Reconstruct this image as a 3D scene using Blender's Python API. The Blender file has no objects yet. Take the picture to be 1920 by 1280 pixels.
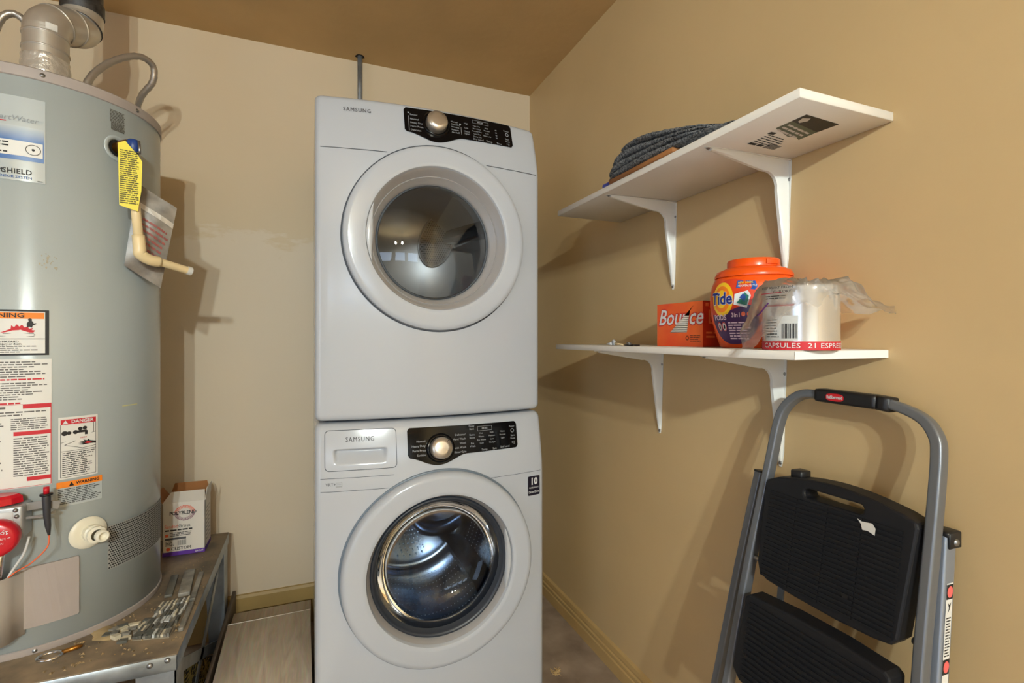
import bpy, bmesh, math, random
from mathutils import Vector, Matrix
random.seed(7)
scene = bpy.context.scene
COL = scene.collection
PI = math.pi
# ------------------------------------------------------------------ camera, world, exposure
cam_d = bpy.data.cameras.new('camera'); cam = bpy.data.objects.new('camera', cam_d); COL.objects.link(cam)
cam.location = (0, 0, 1.215)
cam.rotation_euler = (PI/2, 0, math.radians(-22.06))
cam_d.sensor_width = 36.0; cam_d.lens = 928.0/1920.0*36.0
cam_d.shift_y = -8.0/1920.0; cam_d.clip_start = 0.02
scene.camera = cam
world = bpy.data.worlds.new('world'); scene.world = world
world.use_nodes = True
world.node_tree.nodes['Background'].inputs[0].default_value = (0.75, 0.85, 1.0, 1)
world.node_tree.nodes['Background'].inputs[1].default_value = 1.0
scene.view_settings.view_transform = 'Standard'
scene.view_settings.look = 'None'
scene.view_settings.exposure = -0.25
scene.view_settings.gamma = 1.0
scene.view_settings.use_curve_mapping = False
BULB = 3400.0
PANE = 7.0
SIDE_FILL = 2.1  # glow of the added panel in the left wall

# room dimensions
XR, YB, ZC = 1.028, 2.298, 2.44
XL, YF = -3.0, -4.3

# ------------------------------------------------------------------ materials
def lin(c):
    def f(v):
        v /= 255.0
        return v/12.92 if v <= 0.04045 else ((v+0.055)/1.055)**2.4
    return tuple(f(v) for v in c[:3]) + (1.0,)
MATS = {}
def mat(name, rgb, rough=0.5, metal=0.0, spec=0.5, var=0.0, vscale=8.0, bump=0.0, bscale=60.0, rgb2=None, coat=0.0, emit=0.0, aniso=None):
    if name in MATS: return MATS[name]
    m = bpy.data.materials.new(name); m.use_nodes = True
    nt = m.node_tree; b = nt.nodes['Principled BSDF']
    c = lin(rgb)
    b.inputs['Base Color'].default_value = c
    b.inputs['Roughness'].default_value = rough
    b.inputs['Metallic'].default_value = metal
    b.inputs['Specular IOR Level'].default_value = spec
    b.inputs['Coat Weight'].default_value = coat
    tc = nt.nodes.new('ShaderNodeTexCoord')
    if var > 0 or rgb2:
        n = nt.nodes.new('ShaderNodeTexNoise'); n.inputs['Scale'].default_value = vscale; n.inputs['Detail'].default_value = 5
        nt.links.new(tc.outputs['Object'], n.inputs['Vector'])
        if aniso:
            mp = nt.nodes.new('ShaderNodeMapping'); mp.inputs['Scale'].default_value = aniso
            nt.links.new(tc.outputs['Object'], mp.inputs['Vector']); nt.links.new(mp.outputs['Vector'], n.inputs['Vector'])
        r = nt.nodes.new('ShaderNodeValToRGB')
        c2 = lin(rgb2) if rgb2 else tuple(v*(1-var) for v in c[:3])+(1,)
        c1 = c if rgb2 else tuple(min(1, v*(1+var)) for v in c[:3])+(1,)
        r.color_ramp.elements[0].position = 0.35; r.color_ramp.elements[1].position = 0.65
        r.color_ramp.elements[0].color = c2; r.color_ramp.elements[1].color = c1
        nt.links.new(n.outputs['Fac'], r.inputs['Fac']); nt.links.new(r.outputs['Color'], b.inputs['Base Color'])
    if bump > 0:
        n2 = nt.nodes.new('ShaderNodeTexNoise'); n2.inputs['Scale'].default_value = bscale; n2.inputs['Detail'].default_value = 3
        bp = nt.nodes.new('ShaderNodeBump'); bp.inputs['Strength'].default_value = bump; bp.inputs['Distance'].default_value = 0.004
        nt.links.new(tc.outputs['Object'], n2.inputs['Vector']); nt.links.new(n2.outputs['Fac'], bp.inputs['Height']); nt.links.new(bp.outputs['Normal'], b.inputs['Normal'])
    if emit > 0:
        b.inputs['Emission Color'].default_value = c; b.inputs['Emission Strength'].default_value = emit
    MATS[name] = m
    return m
def glass_mat(name, tint, refl_rough=0.02, ior=1.5, opacity=0.0, haze=(235, 235, 235)):
    m = bpy.data.materials.new(name); m.use_nodes = True; nt = m.node_tree
    for n in list(nt.nodes): nt.nodes.remove(n)
    out = nt.nodes.new('ShaderNodeOutputMaterial'); tr = nt.nodes.new('ShaderNodeBsdfTransparent'); gl = nt.nodes.new('ShaderNodeBsdfGlossy')
    tr.inputs['Color'].default_value = lin(tint); gl.inputs['Roughness'].default_value = refl_rough
    fr = nt.nodes.new('ShaderNodeFresnel'); fr.inputs['IOR'].default_value = ior
    mx = nt.nodes.new('ShaderNodeMixShader')
    nt.links.new(fr.outputs[0], mx.inputs[0]); nt.links.new(tr.outputs[0], mx.inputs[1]); nt.links.new(gl.outputs[0], mx.inputs[2])
    last = mx
    if opacity > 0:
        df = nt.nodes.new('ShaderNodeBsdfTranslucent' if name == 'clear_film' else 'ShaderNodeBsdfDiffuse'); df.inputs['Color'].default_value = lin(haze)
        m2 = nt.nodes.new('ShaderNodeMixShader'); m2.inputs[0].default_value = opacity
        nt.links.new(mx.outputs[0], m2.inputs[1]); nt.links.new(df.outputs[0], m2.inputs[2]); last = m2
    nt.links.new(last.outputs[0], out.inputs['Surface'])
    MATS[name] = m
    return m
TAN = (204, 176, 130)
WALLR = mat('tan_wall_paint', TAN, 0.42, spec=0.35, var=0.035, vscale=2.2, bump=0.10, bscale=55)
CEIL = mat('tan_ceiling_paint', (204, 172, 124), 0.75, spec=0.2, var=0.05, vscale=4, bump=0.25, bscale=30)
GWALL = mat('garage_wall_paint', (170, 154, 128), 0.7, var=0.03)
WHITE = mat('appliance_white', (178, 182, 189), 0.14, spec=0.4, coat=0.0)
WHITE2 = mat('appliance_white_plastic', (184, 186, 189), 0.22, spec=0.5)
GREYRING = mat('grey_door_trim', (158, 155, 154), 0.3, spec=0.5)
GAP = mat('dark_gap', (62, 68, 76), 0.6)
BLACKP = mat('gloss_black_panel', (7, 7, 10), 0.1, spec=0.22)
SILV = mat('satin_silver', (208, 200, 188), 0.28, metal=0.85, var=0.03)
CHROME = mat('chrome', (225, 225, 228), 0.08, metal=1.0)
STEEL = mat('drum_steel', (190, 196, 204), 0.2, metal=1.0, var=0.06, vscale=5)
DRUMG = mat('dryer_drum_grey', (196, 198, 200), 0.35, metal=0.5, var=0.05, vscale=4)
RUBBER = mat('dark_rubber', (38, 44, 54), 0.4, spec=0.5)
PRINTW = mat('white_print', (215, 215, 215), 0.5)
PANELP = mat('panel_print_grey', (158, 160, 164), 0.5)
PRINTG = mat('grey_print', (80, 80, 84), 0.5)
PRINTK = mat('black_print', (26, 24, 25), 0.6)
PRINTR = mat('red_print', (196, 32, 44), 0.6)
PRINTO = mat('orange_print', (240, 134, 30), 0.6)
PRINTB = mat('blue_print', (42, 90, 160), 0.5)
PRINTP = mat('purple_print', (88, 44, 150), 0.55)
LABEL = mat('label_white', (222, 220, 214), 0.45)
LABELC = mat('label_clear_white', (180, 188, 190), 0.15)
HEAT = mat('heater_enamel', (172, 181, 182), 0.07, spec=0.9, var=0.012, vscale=6, bump=0.03, bscale=330)
def brushed(m, rough, an, rot):
    nt = m.node_tree; b = nt.nodes['Principled BSDF']; b.inputs['Roughness'].default_value = rough; b.inputs['Anisotropic'].default_value = an; b.inputs['Anisotropic Rotation'].default_value = rot
    tn = nt.nodes.new('ShaderNodeTangent'); tn.direction_type = 'RADIAL'; tn.axis = 'Z'; nt.links.new(tn.outputs[0], b.inputs['Tangent'])
brushed(HEAT, 0.28, 0.92, 0.25)
HGREY = mat('heater_grey_trim', (166, 156, 151), 0.5, var=0.03)
GALV = mat('galvanised_steel', (168, 178, 188), 0.38, metal=0.75, rgb2=(132, 140, 148), vscale=14)
GALVD = mat('dirty_galvanised_top', (146, 128, 104), 0.6, metal=0.2, rgb2=(98, 88, 76), vscale=11, bump=0.15, bscale=40)
DUCT = mat('duct_metal', (206, 200, 190), 0.32, metal=0.65, var=0.06, vscale=12)
DUCTD = mat('dark_duct_metal', (110, 110, 112), 0.45, metal=0.8, rgb2=(60, 60, 62), vscale=30)
FOIL = mat('foil_tape', (222, 218, 210), 0.22, metal=0.6, bump=0.9, bscale=60)
FLEX = mat('stainless_flex', (176, 168, 158), 0.33, metal=0.7)
BRASS = mat('brass', (176, 120, 52), 0.35, metal=0.9, var=0.1)
PVC = mat('cream_pvc', (228, 206, 160), 0.35, var=0.03)
BLUEP = mat('blue_valve_cap', (30, 62, 130), 0.4)
YELLOW = mat('yellow_tag', (232, 214, 40), 0.5)
REDP = mat('red_plastic', (196, 20, 38), 0.3, coat=0.3)
BLKP = mat('black_plastic', (22, 22, 25), 0.45)
GREYP = mat('cast_grey', (172, 174, 176), 0.4, metal=0.6)
IVORY = mat('ivory_plastic', (232, 226, 206), 0.35)
SHELFW = mat('white_melamine', (226, 220, 210), 0.4, var=0.01)
BRKT = mat('white_bracket', (232, 232, 226), 0.28)
SCREW = mat('screw_steel', (150, 150, 150), 0.35, metal=0.9)
ORANGE = mat('orange_tub_plastic', (238, 84, 12), 0.3, coat=0.2)
ORANGEB = mat('orange_carton', (228, 74, 22), 0.45, rgb2=(238, 104, 26), vscale=9)
ORANGED = mat('orange_carton_side', (196, 52, 18), 0.5)
TIN = mat('tin_silver', (228, 226, 222), 0.22, metal=0.75, var=0.03)
RUGM = mat('charcoal_carpet', (138, 140, 142), 0.95, spec=0.1, rgb2=(54, 56, 60), vscale=230, bump=1.0, bscale=300)
CARD = mat('brown_card', (150, 98, 52), 0.8, var=0.06)
LADG = mat('ladder_grey_metal', (118, 122, 128), 0.34, metal=0.5, var=0.02)
LADL = mat('ladder_light_metal', (140, 147, 158), 0.36, metal=0.45, var=0.02)
STEPK = mat('black_step_plastic', (17, 18, 23), 0.55, spec=0.4)
PLANK = None
def plank_mat(name='oak_vinyl_plank', k=1.0):
    m = bpy.data.materials.new(name); m.use_nodes = True; nt = m.node_tree; b = nt.nodes['Principled BSDF']
    tc = nt.nodes.new('ShaderNodeTexCoord'); mp = nt.nodes.new('ShaderNodeMapping'); mp.inputs['Scale'].default_value = (9, 1.1, 4)
    n = nt.nodes.new('ShaderNodeTexNoise'); n.inputs['Scale'].default_value = 3.0; n.inputs['Detail'].default_value = 8; n.inputs['Distortion'].default_value = 1.6
    n2 = nt.nodes.new('ShaderNodeTexNoise'); n2.inputs['Scale'].default_value = 60; n2.inputs['Detail'].default_value = 4
    mp2 = nt.nodes.new('ShaderNodeMapping'); mp2.inputs['Scale'].default_value = (4, 0.25, 1)
    r = nt.nodes.new('ShaderNodeValToRGB'); e = r.color_ramp.elements
    e[0].position = 0.3; e[0].color = lin((222, 200, 174)); e[1].position = 0.7; e[1].color = lin((255, 242, 220))
    mx = nt.nodes.new('ShaderNodeMix'); mx.data_type = 'RGBA'; mx.blend_type = 'MULTIPLY'; mx.inputs[0].default_value = 0.35
    nt.links.new(tc.outputs['Object'], mp.inputs[0]); nt.links.new(mp.outputs[0], n.inputs['Vector']); nt.links.new(n.outputs['Fac'], r.inputs[0])
    nt.links.new(tc.outputs['Object'], mp2.inputs[0]); nt.links.new(mp2.outputs[0], n2.inputs['Vector'])
    nt.links.new(r.outputs[0], mx.inputs[6]); nt.links.new(n2.outputs['Color'], mx.inputs[7]); nt.links.new(mx.outputs[2], b.inputs['Base Color'])
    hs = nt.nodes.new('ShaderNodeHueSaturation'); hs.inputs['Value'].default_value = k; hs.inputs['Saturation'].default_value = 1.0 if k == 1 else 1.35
    nt.links.new(mx.outputs[2], hs.inputs['Color']); nt.links.new(hs.outputs[0], b.inputs['Base Color'])
    b.inputs['Roughness'].default_value = 0.45
    return m
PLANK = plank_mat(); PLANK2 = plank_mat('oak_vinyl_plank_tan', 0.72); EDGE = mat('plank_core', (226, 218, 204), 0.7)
def back_wall_mat():
    m = bpy.data.materials.new('patched_wall_paint'); m.use_nodes = True; nt = m.node_tree; b = nt.nodes['Principled BSDF']
    tc = nt.nodes.new('ShaderNodeTexCoord'); sp = nt.nodes.new('ShaderNodeSeparateXYZ'); nt.links.new(tc.outputs['Object'], sp.inputs[0])
    n = nt.nodes.new('ShaderNodeTexNoise'); n.inputs['Scale'].default_value = 3.2; n.inputs['Detail'].default_value = 6; n.inputs['Roughness'].default_value = 0.65
    mp = nt.nodes.new('ShaderNodeMapping'); mp.inputs['Scale'].default_value = (0.6, 1, 1.6)
    nt.links.new(tc.outputs['Object'], mp.inputs[0]); nt.links.new(mp.outputs[0], n.inputs['Vector'])
    a = nt.nodes.new('ShaderNodeMath'); a.operation = 'MULTIPLY_ADD'; a.inputs[1].default_value = 0.55; nt.links.new(n.outputs['Fac'], a.inputs[0]); nt.links.new(sp.outputs['Z'], a.inputs[2])
    r = nt.nodes.new('ShaderNodeValToRGB'); e = r.color_ramp.elements
    e[0].position = 0.0; e[0].color = lin((206, 190, 166)); e[1].position = 1.0; e[1].color = lin((208, 188, 158))
    for pos, c in ((0.595, (206, 192, 170)), (0.6, (200, 182, 152)), (0.74, (202, 182, 152))):
        el = e.new(pos); el.color = lin(c)
    sc = nt.nodes.new('ShaderNodeMath'); sc.operation = 'MULTIPLY'; sc.inputs[1].default_value = 0.32; nt.links.new(a.outputs[0], sc.inputs[0]); nt.links.new(sc.outputs[0], r.inputs[0])
    nt.links.new(r.outputs[0], b.inputs['Base Color'])
    b.inputs['Roughness'].default_value = 0.55; b.inputs['Specular IOR Level'].default_value = 0.3
    n3 = nt.nodes.new('ShaderNodeTexNoise'); n3.inputs['Scale'].default_value = 30; bp = nt.nodes.new('ShaderNodeBump'); bp.inputs['Strength'].default_value = 0.12; bp.inputs['Distance'].default_value = 0.004
    nt.links.new(tc.outputs['Object'], n3.inputs['Vector']); nt.links.new(n3.outputs['Fac'], bp.inputs['Height']); nt.links.new(bp.outputs[0], b.inputs['Normal'])
    return m
WALLB = back_wall_mat()
def floor_mat():
    m = mat('stained_concrete', (168, 150, 132), 0.55, rgb2=(116, 100, 88), vscale=6.0, bump=0.2, bscale=35)
    return m
FLOOR = floor_mat()

# ------------------------------------------------------------------ helpers
def link(name, me, m, parent=None, smooth=False):
    o = bpy.data.objects.new(name, me); COL.objects.link(o)
    if m is not None:
        if isinstance(m, (list, tuple)):
            for q in m: me.materials.append(q)
        else: me.materials.append(m)
    if smooth:
        for p in me.polygons: p.use_smooth = True
    if parent is not None:
        o.parent = parent
        o.matrix_parent_inverse = Matrix.Translation(parent.location).inverted()
    return o
def mesh(name, v, f, m, parent=None, smooth=False):
    me = bpy.data.meshes.new(name); me.from_pydata([tuple(p) for p in v], [], f); me.update()
    bm = bmesh.new(); bm.from_mesh(me); bmesh.ops.recalc_face_normals(bm, faces=bm.faces); bm.to_mesh(me); bm.free()
    return link(name, me, m, parent, smooth)
def autosmooth(o, ang=40):
    me = o.data
    for p in me.polygons: p.use_smooth = True
    bm = bmesh.new(); bm.from_mesh(me)
    for e in bm.edges:
        if len(e.link_faces) == 2 and e.calc_face_angle(0) > math.radians(ang): e.smooth = False
    bm.to_mesh(me); bm.free()
    return o
def thing(name, label, cat, loc, group=None):
    o = bpy.data.objects.new(name, None); COL.objects.link(o); o.location = loc; o.empty_display_size = 0.05
    return tag(o, label, cat, group)
def tag(o, label, cat, group=None):
    o['label'] = label; o['category'] = cat
    if group: o['group'] = group
    return o
def struct(o): o['kind'] = 'structure'; return o
def stuff(o): o['kind'] = 'stuff'; return o
class G:
    """collects raw geometry"""
    def __init__(s): s.v = []; s.f = []
    def add(s, v, f):
        n = len(s.v); s.v += [tuple(p) for p in v]; s.f += [tuple(i+n for i in q) for q in f]; return s
    def box(s, lo, hi, M=None):
        x0, y0, z0 = lo; x1, y1, z1 = hi
        v = [(x0,y0,z0),(x1,y0,z0),(x1,y1,z0),(x0,y1,z0),(x0,y0,z1),(x1,y0,z1),(x1,y1,z1),(x0,y1,z1)]
        if M is not None: v = [tuple(M @ Vector(p)) for p in v]
        return s.add(v, [(0,3,2,1),(4,5,6,7),(0,1,5,4),(1,2,6,5),(2,3,7,6),(3,0,4,7)])
    def lathe(s, prof, seg=48, fn=None, close=False):
        """prof: list of (r, h); fn(r, a, h) -> point"""
        n = len(prof); v = []; f = []
        for i in range(seg):
            a = 2*PI*i/seg
            for r, h in prof: v.append(fn(r, a, h))
        for i in range(seg):
            j = (i+1) % seg
            for k in range(n-1): f.append((i*n+k, j*n+k, j*n+k+1, i*n+k+1))
            if close: f.append((i*n+n-1, j*n+n-1, j*n, i*n))
        return s.add(v, f)
    def tube(s, pts, rad, seg=12, caps=True, section=None, up=None):
        """sweep a circle, or a closed 2D section, along pts"""
        pts = [Vector(p) for p in pts]; n = len(pts)
        T = []
        for i in range(n):
            d = pts[min(i+1, n-1)] - pts[max(i-1, 0)]; T.append(d.normalized())
        u = Vector(up) if up is not None else (Vector((0,0,1)) if abs(T[0].z) < 0.9 else Vector((1,0,0)))
        u = (u - T[0]*u.dot(T[0])).normalized()
        if section is None: sec = [(math.cos(2*PI*k/seg), math.sin(2*PI*k/seg)) for k in range(seg)]
        else: sec = section
        m = len(sec); v = []; f = []
        for i in range(n):
            u = (u - T[i]*u.dot(T[i]))
            u.normalize(); w = T[i].cross(u)
            r = rad[i] if isinstance(rad, (list, tuple)) else rad
            for a, b in sec: v.append(pts[i] + u*(a*r) + w*(b*r))
        for i in range(n-1):
            for k in range(m):
                l = (k+1) % m
                f.append((i*m+k, i*m+l, (i+1)*m+l, (i+1)*m+k))
        if caps: f.append(tuple(range(m))[::-1]); f.append(tuple((n-1)*m+k for k in range(m)))
        return s.add(v, f)
    def quad2(s, fn, s0, s1, t0, t1, ns=1, ntt=1):
        v = []; f = []
        for i in range(ns+1):
            for j in range(ntt+1): v.append(fn(s0+(s1-s0)*i/ns, t0+(t1-t0)*j/ntt))
        for i in range(ns):
            for j in range(ntt):
                a = i*(ntt+1)+j; f.append((a, a+ntt+1, a+ntt+2, a+1))
        return s.add(v, f)
    def poly2(s, fn, pts):
        return s.add([fn(*p) for p in pts], [tuple(range(len(pts)))])
    def disc2(s, fn, cs, ct, rs, rt=None, seg=24, r_in=0.0):
        rt = rt or rs
        v = [fn(cs+rs*math.cos(2*PI*k/seg), ct+rt*math.sin(2*PI*k/seg)) for k in range(seg)]
        if r_in <= 0: return s.add(v, [tuple(range(seg))])
        v += [fn(cs+rs*r_in*math.cos(2*PI*k/seg), ct+rt*r_in*math.sin(2*PI*k/seg)) for k in range(seg)]
        return s.add(v, [(k, (k+1) % seg, seg+(k+1) % seg, seg+k) for k in range(seg)])
    def text(s, fn, txt, cs, ct, size, align='CENTER', sx=1.0, shear=0.0, bold=0.0, space=1.0):
        cu = bpy.data.curves.new('t', 'FONT'); cu.body = txt; cu.size = size; cu.align_x = align; cu.align_y = 'CENTER'; cu.shear = shear
        strike = bold > 0 and 'M' in txt     # glyphs that an outline offset would break are struck three times instead
        cu.resolution_u = 2; cu.offset = 0.0 if strike else bold*size; cu.space_character = space
        o = bpy.data.objects.new('t', cu); COL.objects.link(o)
        dg = bpy.context.evaluated_depsgraph_get(); me = bpy.data.meshes.new_from_object(o.evaluated_get(dg))
        f = [tuple(p.vertices) for p in me.polygons]; v = []
        for d in ((-0.9*bold*size, 0.0, 0.9*bold*size) if strike else (0.0,)): s.add([fn(cs+p.co.x*sx+d, ct+p.co.y) for p in me.vertices], f)
        bpy.data.objects.remove(o); bpy.data.curves.remove(cu); bpy.data.meshes.remove(me)
        return s
    def lines(s, fn, s0, s1, t1, t0, n, h=0.45, seed=1, ragged=0.25):
        """unreadable small print: n lines of word-length bars from t1 (top) to t0"""
        R = random.Random(seed); dt = (t1-t0)/n
        for k in range(n):
            t = t1 - dt*(k+0.5); a = s0; end = s1 - (s1-s0)*R.random()*ragged
            while a < end:
                w = (t1-t0)/n*R.uniform(0.9, 3.2); b = min(a+w, end)
                if b-a > dt*0.2: s.quad2(fn, a, b, t-dt*h/2, t+dt*h/2)
                a = b + dt*0.35
        return s
    def build(s, name, m, parent=None, smooth=False, auto=None):
        o = mesh(name, s.v, s.f, m, parent, smooth)
        if name.endswith('_print') or name in ('carton_lettering', 'label_lettering'): o['kind'] = 'stuff'   # print too small to pick apart
        if auto: autosmooth(o, auto)
        return o
def rbox(name, lo, hi, m, parent=None, r=0.003, seg=2, M=None):
    g = G().box(lo, hi); me = bpy.data.meshes.new(name); me.from_pydata(g.v, [], g.f)
    bm = bmesh.new(); bm.from_mesh(me); bmesh.ops.recalc_face_normals(bm, faces=bm.faces)
    bmesh.ops.bevel(bm, geom=list(bm.edges), offset=r, segments=seg, profile=0.5, affect='EDGES')
    if M is not None: bmesh.ops.transform(bm, matrix=M, verts=bm.verts)
    bm.to_mesh(me); bm.free()
    o = link(name, me, m, parent); autosmooth(o, 50); return o
def slab(fn_front, fn_back, outline, name, m, parent, smooth=False):
    """prism between two mappings of a 2D outline"""
    n = len(outline); v = [fn_front(*p) for p in outline] + [fn_back(*p) for p in outline]
    f = [tuple(range(n)), tuple(range(2*n-1, n-1, -1))] + [(i, (i+1) % n, n+(i+1) % n, n+i) for i in range(n)]
    return mesh(name, v, f, m, parent, smooth)
def rrect(s0, s1, t0, t1, r, n=5):
    out = []
    for cx, cy, a0 in ((s1-r, t1-r, 0), (s0+r, t1-r, PI/2), (s0+r, t0+r, PI), (s1-r, t0+r, 1.5*PI)):
        for k in range(n+1):
            a = a0+PI/2*k/n; out.append((cx+r*math.cos(a), cy+r*math.sin(a)))
    return out
def boolean(o, cutter):
    md = o.modifiers.new('b', 'BOOLEAN'); md.operation = 'DIFFERENCE'; md.solver = 'EXACT'; md.object = cutter
    bpy.context.view_layer.update()
    dg = bpy.context.evaluated_depsgraph_get(); me = bpy.data.meshes.new_from_object(o.evaluated_get(dg))
    o.modifiers.clear(); old = o.data; o.data = me; bpy.data.meshes.remove(old)
    cm = cutter.data; bpy.data.objects.remove(cutter); bpy.data.meshes.remove(cm)
    return o
def smooth_path(pts, n=6):
    """Catmull-Rom through pts"""
    P = [Vector(p) for p in pts]; P = [P[0]*2-P[1]] + P + [P[-1]*2-P[-2]]; out = []
    for i in range(1, len(P)-2):
        for k in range(n):
            t = k/n; a, b, c, d = P[i-1], P[i], P[i+1], P[i+2]
            out.append(0.5*((2*b)+(c-a)*t+(2*a-5*b+4*c-d)*t*t+(3*b-a-3*c+d)*t**3))
    out.append(P[-2]); return out

# ------------------------------------------------------------------ the room
struct(G().box((XL-0.1, YF-0.1, -0.1), (XR+0.1, YB+0.1, 0.0)).build('floor', FLOOR))
struct(G().box((XL-0.1, YF-0.1, ZC), (XR+0.1, YB+0.1, ZC+0.1)).build('ceiling', CEIL))
struct(G().box((XL-0.1, YB, 0), (XR+0.1, YB+0.1, ZC)).build('wall_back', WALLB))
struct(G().box((XR, YF-0.1, 0), (XR+0.1, YB, ZC)).build('wall_right', WALLR))
# left wall of the garage with an opening added to hold the fill panel
lw = G(); lw.box((XL-0.1, YF, 0), (XL, -2.6, ZC)); lw.box((XL-0.1, -0.6, 0), (XL, YB, ZC)); lw.box((XL-0.1, -2.6, 2.1), (XL, -0.6, ZC))
struct(lw.build('wall_left', GWALL))
# front wall with the garage door (row of panes)
DX0, DX1, DZ = -2.7, 0.7, 2.2
fw = G(); fw.box((XL-0.1, YF-0.1, 0), (DX0, YF, ZC)); fw.box((DX1, YF-0.1, 0), (XR, YF, ZC)); fw.box((DX0, YF-0.1, DZ), (DX1, YF, ZC))
struct(fw.build('wall_front', GWALL))
gd = G(); gd.box((DX0, YF-0.08, 0), (DX1, YF-0.04, 1.7)); gd.box((DX0, YF-0.08, 2.08), (DX1, YF-0.04, DZ))
xs = [DX0, -2.45, -1.85, -1.65, -1.05, -0.85, -0.25, -0.05, 0.55, DX1]
for i in range(0, len(xs)-1, 2): gd.box((xs[i], YF-0.08, 1.7), (xs[i+1], YF-0.04, 2.08))
door = struct(gd.build('door_1', mat('garage_door_white', (225, 222, 215), 0.5)))
DAY = mat('daylight_pane', (205, 226, 255), 0.5, emit=PANE)
for i in range(1, len(xs)-2, 2):
    mesh('pane', [(xs[i], YF-0.06, 1.7), (xs[i+1], YF-0.06, 1.7), (xs[i+1], YF-0.06, 2.08), (xs[i], YF-0.06, 2.08)], [(0, 1, 2, 3)], DAY, door)
sd = struct(mesh('side_fill_panel', [(XL-0.05, -2.6, 0.0), (XL-0.05, -0.6, 0.0), (XL-0.05, -0.6, 2.1), (XL-0.05, -2.6, 2.1)], [(0, 1, 2, 3)], mat('fill_panel_glow', (190, 216, 255), 0.5, emit=SIDE_FILL)))  # unseen glowing sheet added as cool fill light from the left

# garage bulbs that cast the visible shadows
def bulb_fixture(x, label):
    y, z = -2.1, 2.12
    t = thing('hanging_bulb', label, 'lamp', (x, y, ZC), 'garage bulbs')
    G().lathe([(0.0, 0.0), (0.05, 0.0), (0.045, -0.03), (0.0, -0.035)], 16, lambda r, a, h: (x+r*math.cos(a), y+r*math.sin(a), ZC+h)).build('canopy', GREYP, t, True)
    G().tube([(x, y, ZC-0.03), (x, y, z+0.085)], 0.004, 8).build('cord', BLKP, t, True)
    G().lathe([(0.0, 0.1), (0.018, 0.095), (0.02, 0.045), (0.0, 0.045)], 16, lambda r, a, h: (x+r*math.cos(a), y+r*math.sin(a), z+h)).build('socket', BLKP, t, True)
    G().lathe([(0.014, 0.045), (0.024, 0.02), (0.032, -0.005), (0.026, -0.03), (0.0, -0.04)], 16, lambda r, a, h: (x+r*math.cos(a), y+r*math.sin(a), z+h)).build('bulb', mat('bulb_glow', (244, 255, 252), 0.5, emit=BULB), t, True)
bulb_fixture(-0.42, 'left bare bulb hanging from the garage ceiling behind the camera')
bulb_fixture(-0.15, 'right bare bulb hanging from the garage ceiling behind the camera')
# baseboards
BBW = mat('painted_baseboard', (190, 158, 104), 0.45, var=0.04, vscale=10)
def profile_strip(name, prof, axis, a0, a1, m):
    v = []; f = []; n = len(prof)
    for a in (a0, a1):
        for d, z in prof: v.append((XR-d, a, z) if axis == 'y' else (a, YB-d, z))
    f = [(i, (i+1) % n, n+(i+1) % n, n+i) for i in range(n)] + [tuple(range(n)), tuple(range(2*n-1, n-1, -1))]
    return struct(mesh(name, v, f, m))
profile_strip('baseboard_right', [(0, 0), (0.016, 0), (0.016, 0.042), (0.012, 0.046), (0.012, 0.05), (0.015, 0.053), (0.015, 0.062), (0.010, 0.066), (0.010, 0.071), (0.012, 0.074), (0.009, 0.088), (0, 0.094)], 'y', YF, YB, BBW)
profile_strip('baseboard_back', [(0, 0), (0.014, 0), (0.014, 0.15), (0.008, 0.16), (0, 0.162)], 'x', XL, XR-0.017, mat('olive_baseboard', (160, 134, 82), 0.5, var=0.05))

# ------------------------------------------------------------------ washer and dryer
X0, X1, XC, HW = 0.009, 0.709, 0.36, 0.349
def yd(x, z):
    y = 1.505-0.037*(1-((x-XC)/HW)**2)
    if z > 1.755: y += 0.05*((z-1.755)/0.1725)**1.3
    return y
def yw(x, z):
    y = 1.47-0.037*(1-((x-XC)/HW)**2)
    if z > 0.785: y += 0.035*((z-0.785)/0.185)**1.3
    return y
def cabinet(name, yf, z0, z1, yback, parent, rt=0.018, rb=0.018):
    """closed loft: bulged front, rounded front corners, rounded top and bottom front edges"""
    zs = [z0+rb*(1-math.cos(PI/2*k/4)) for k in range(5)] + [z0+(z1-z0)*k/24 for k in range(1, 24)] + [z1-rt*(1-math.cos(PI/2*(4-k)/4)) for k in range(5)]
    zs = sorted(set(round(z, 5) for z in zs))
    rc = 0.016; rows = []
    for z in zs:
        ins = 0.0
        if z > z1-rt: q = (z-(z1-rt))/rt; ins = rt*(1-math.sqrt(max(0, 1-q*q)))
        if z < z0+rb: q = ((z0+rb)-z)/rb; ins = rb*(1-math.sqrt(max(0, 1-q*q)))
        row = [(X0+ins*0.7, yback)]
        for k in range(6):
            a = PI/2*k/5; x = X0+ins*0.7+rc*(1-math.cos(a)); row.append((x, yf(x, z)+ins+rc*(1-math.sin(a))))
        for k in range(1, 24):
            x = X0+rc+(X1-X0-2*rc)*k/24; row.append((x, yf(x, z)+ins))
        for k in range(6):
            a = PI/2*(5-k)/5; x = X1-ins*0.7-rc*(1-math.cos(a)); row.append((x, yf(x, z)+ins+rc*(1-math.sin(a))))
        row.append((X1-ins*0.7, yback))
        rows.append([(x, y, z) for x, y in row])
    n = len(rows[0]); v = [p for r in rows for p in r]; f = []
    for i in range(len(rows)-1):
        for k in range(n):
            l = (k+1) % n; f.append((i*n+k, i*n+l, (i+1)*n+l, (i+1)*n+k))
    f.append(tuple(range(n))); f.append(tuple((len(rows)-1)*n+k for k in range(n)))
    return mesh(name, v, f, WHITE, parent)
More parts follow.
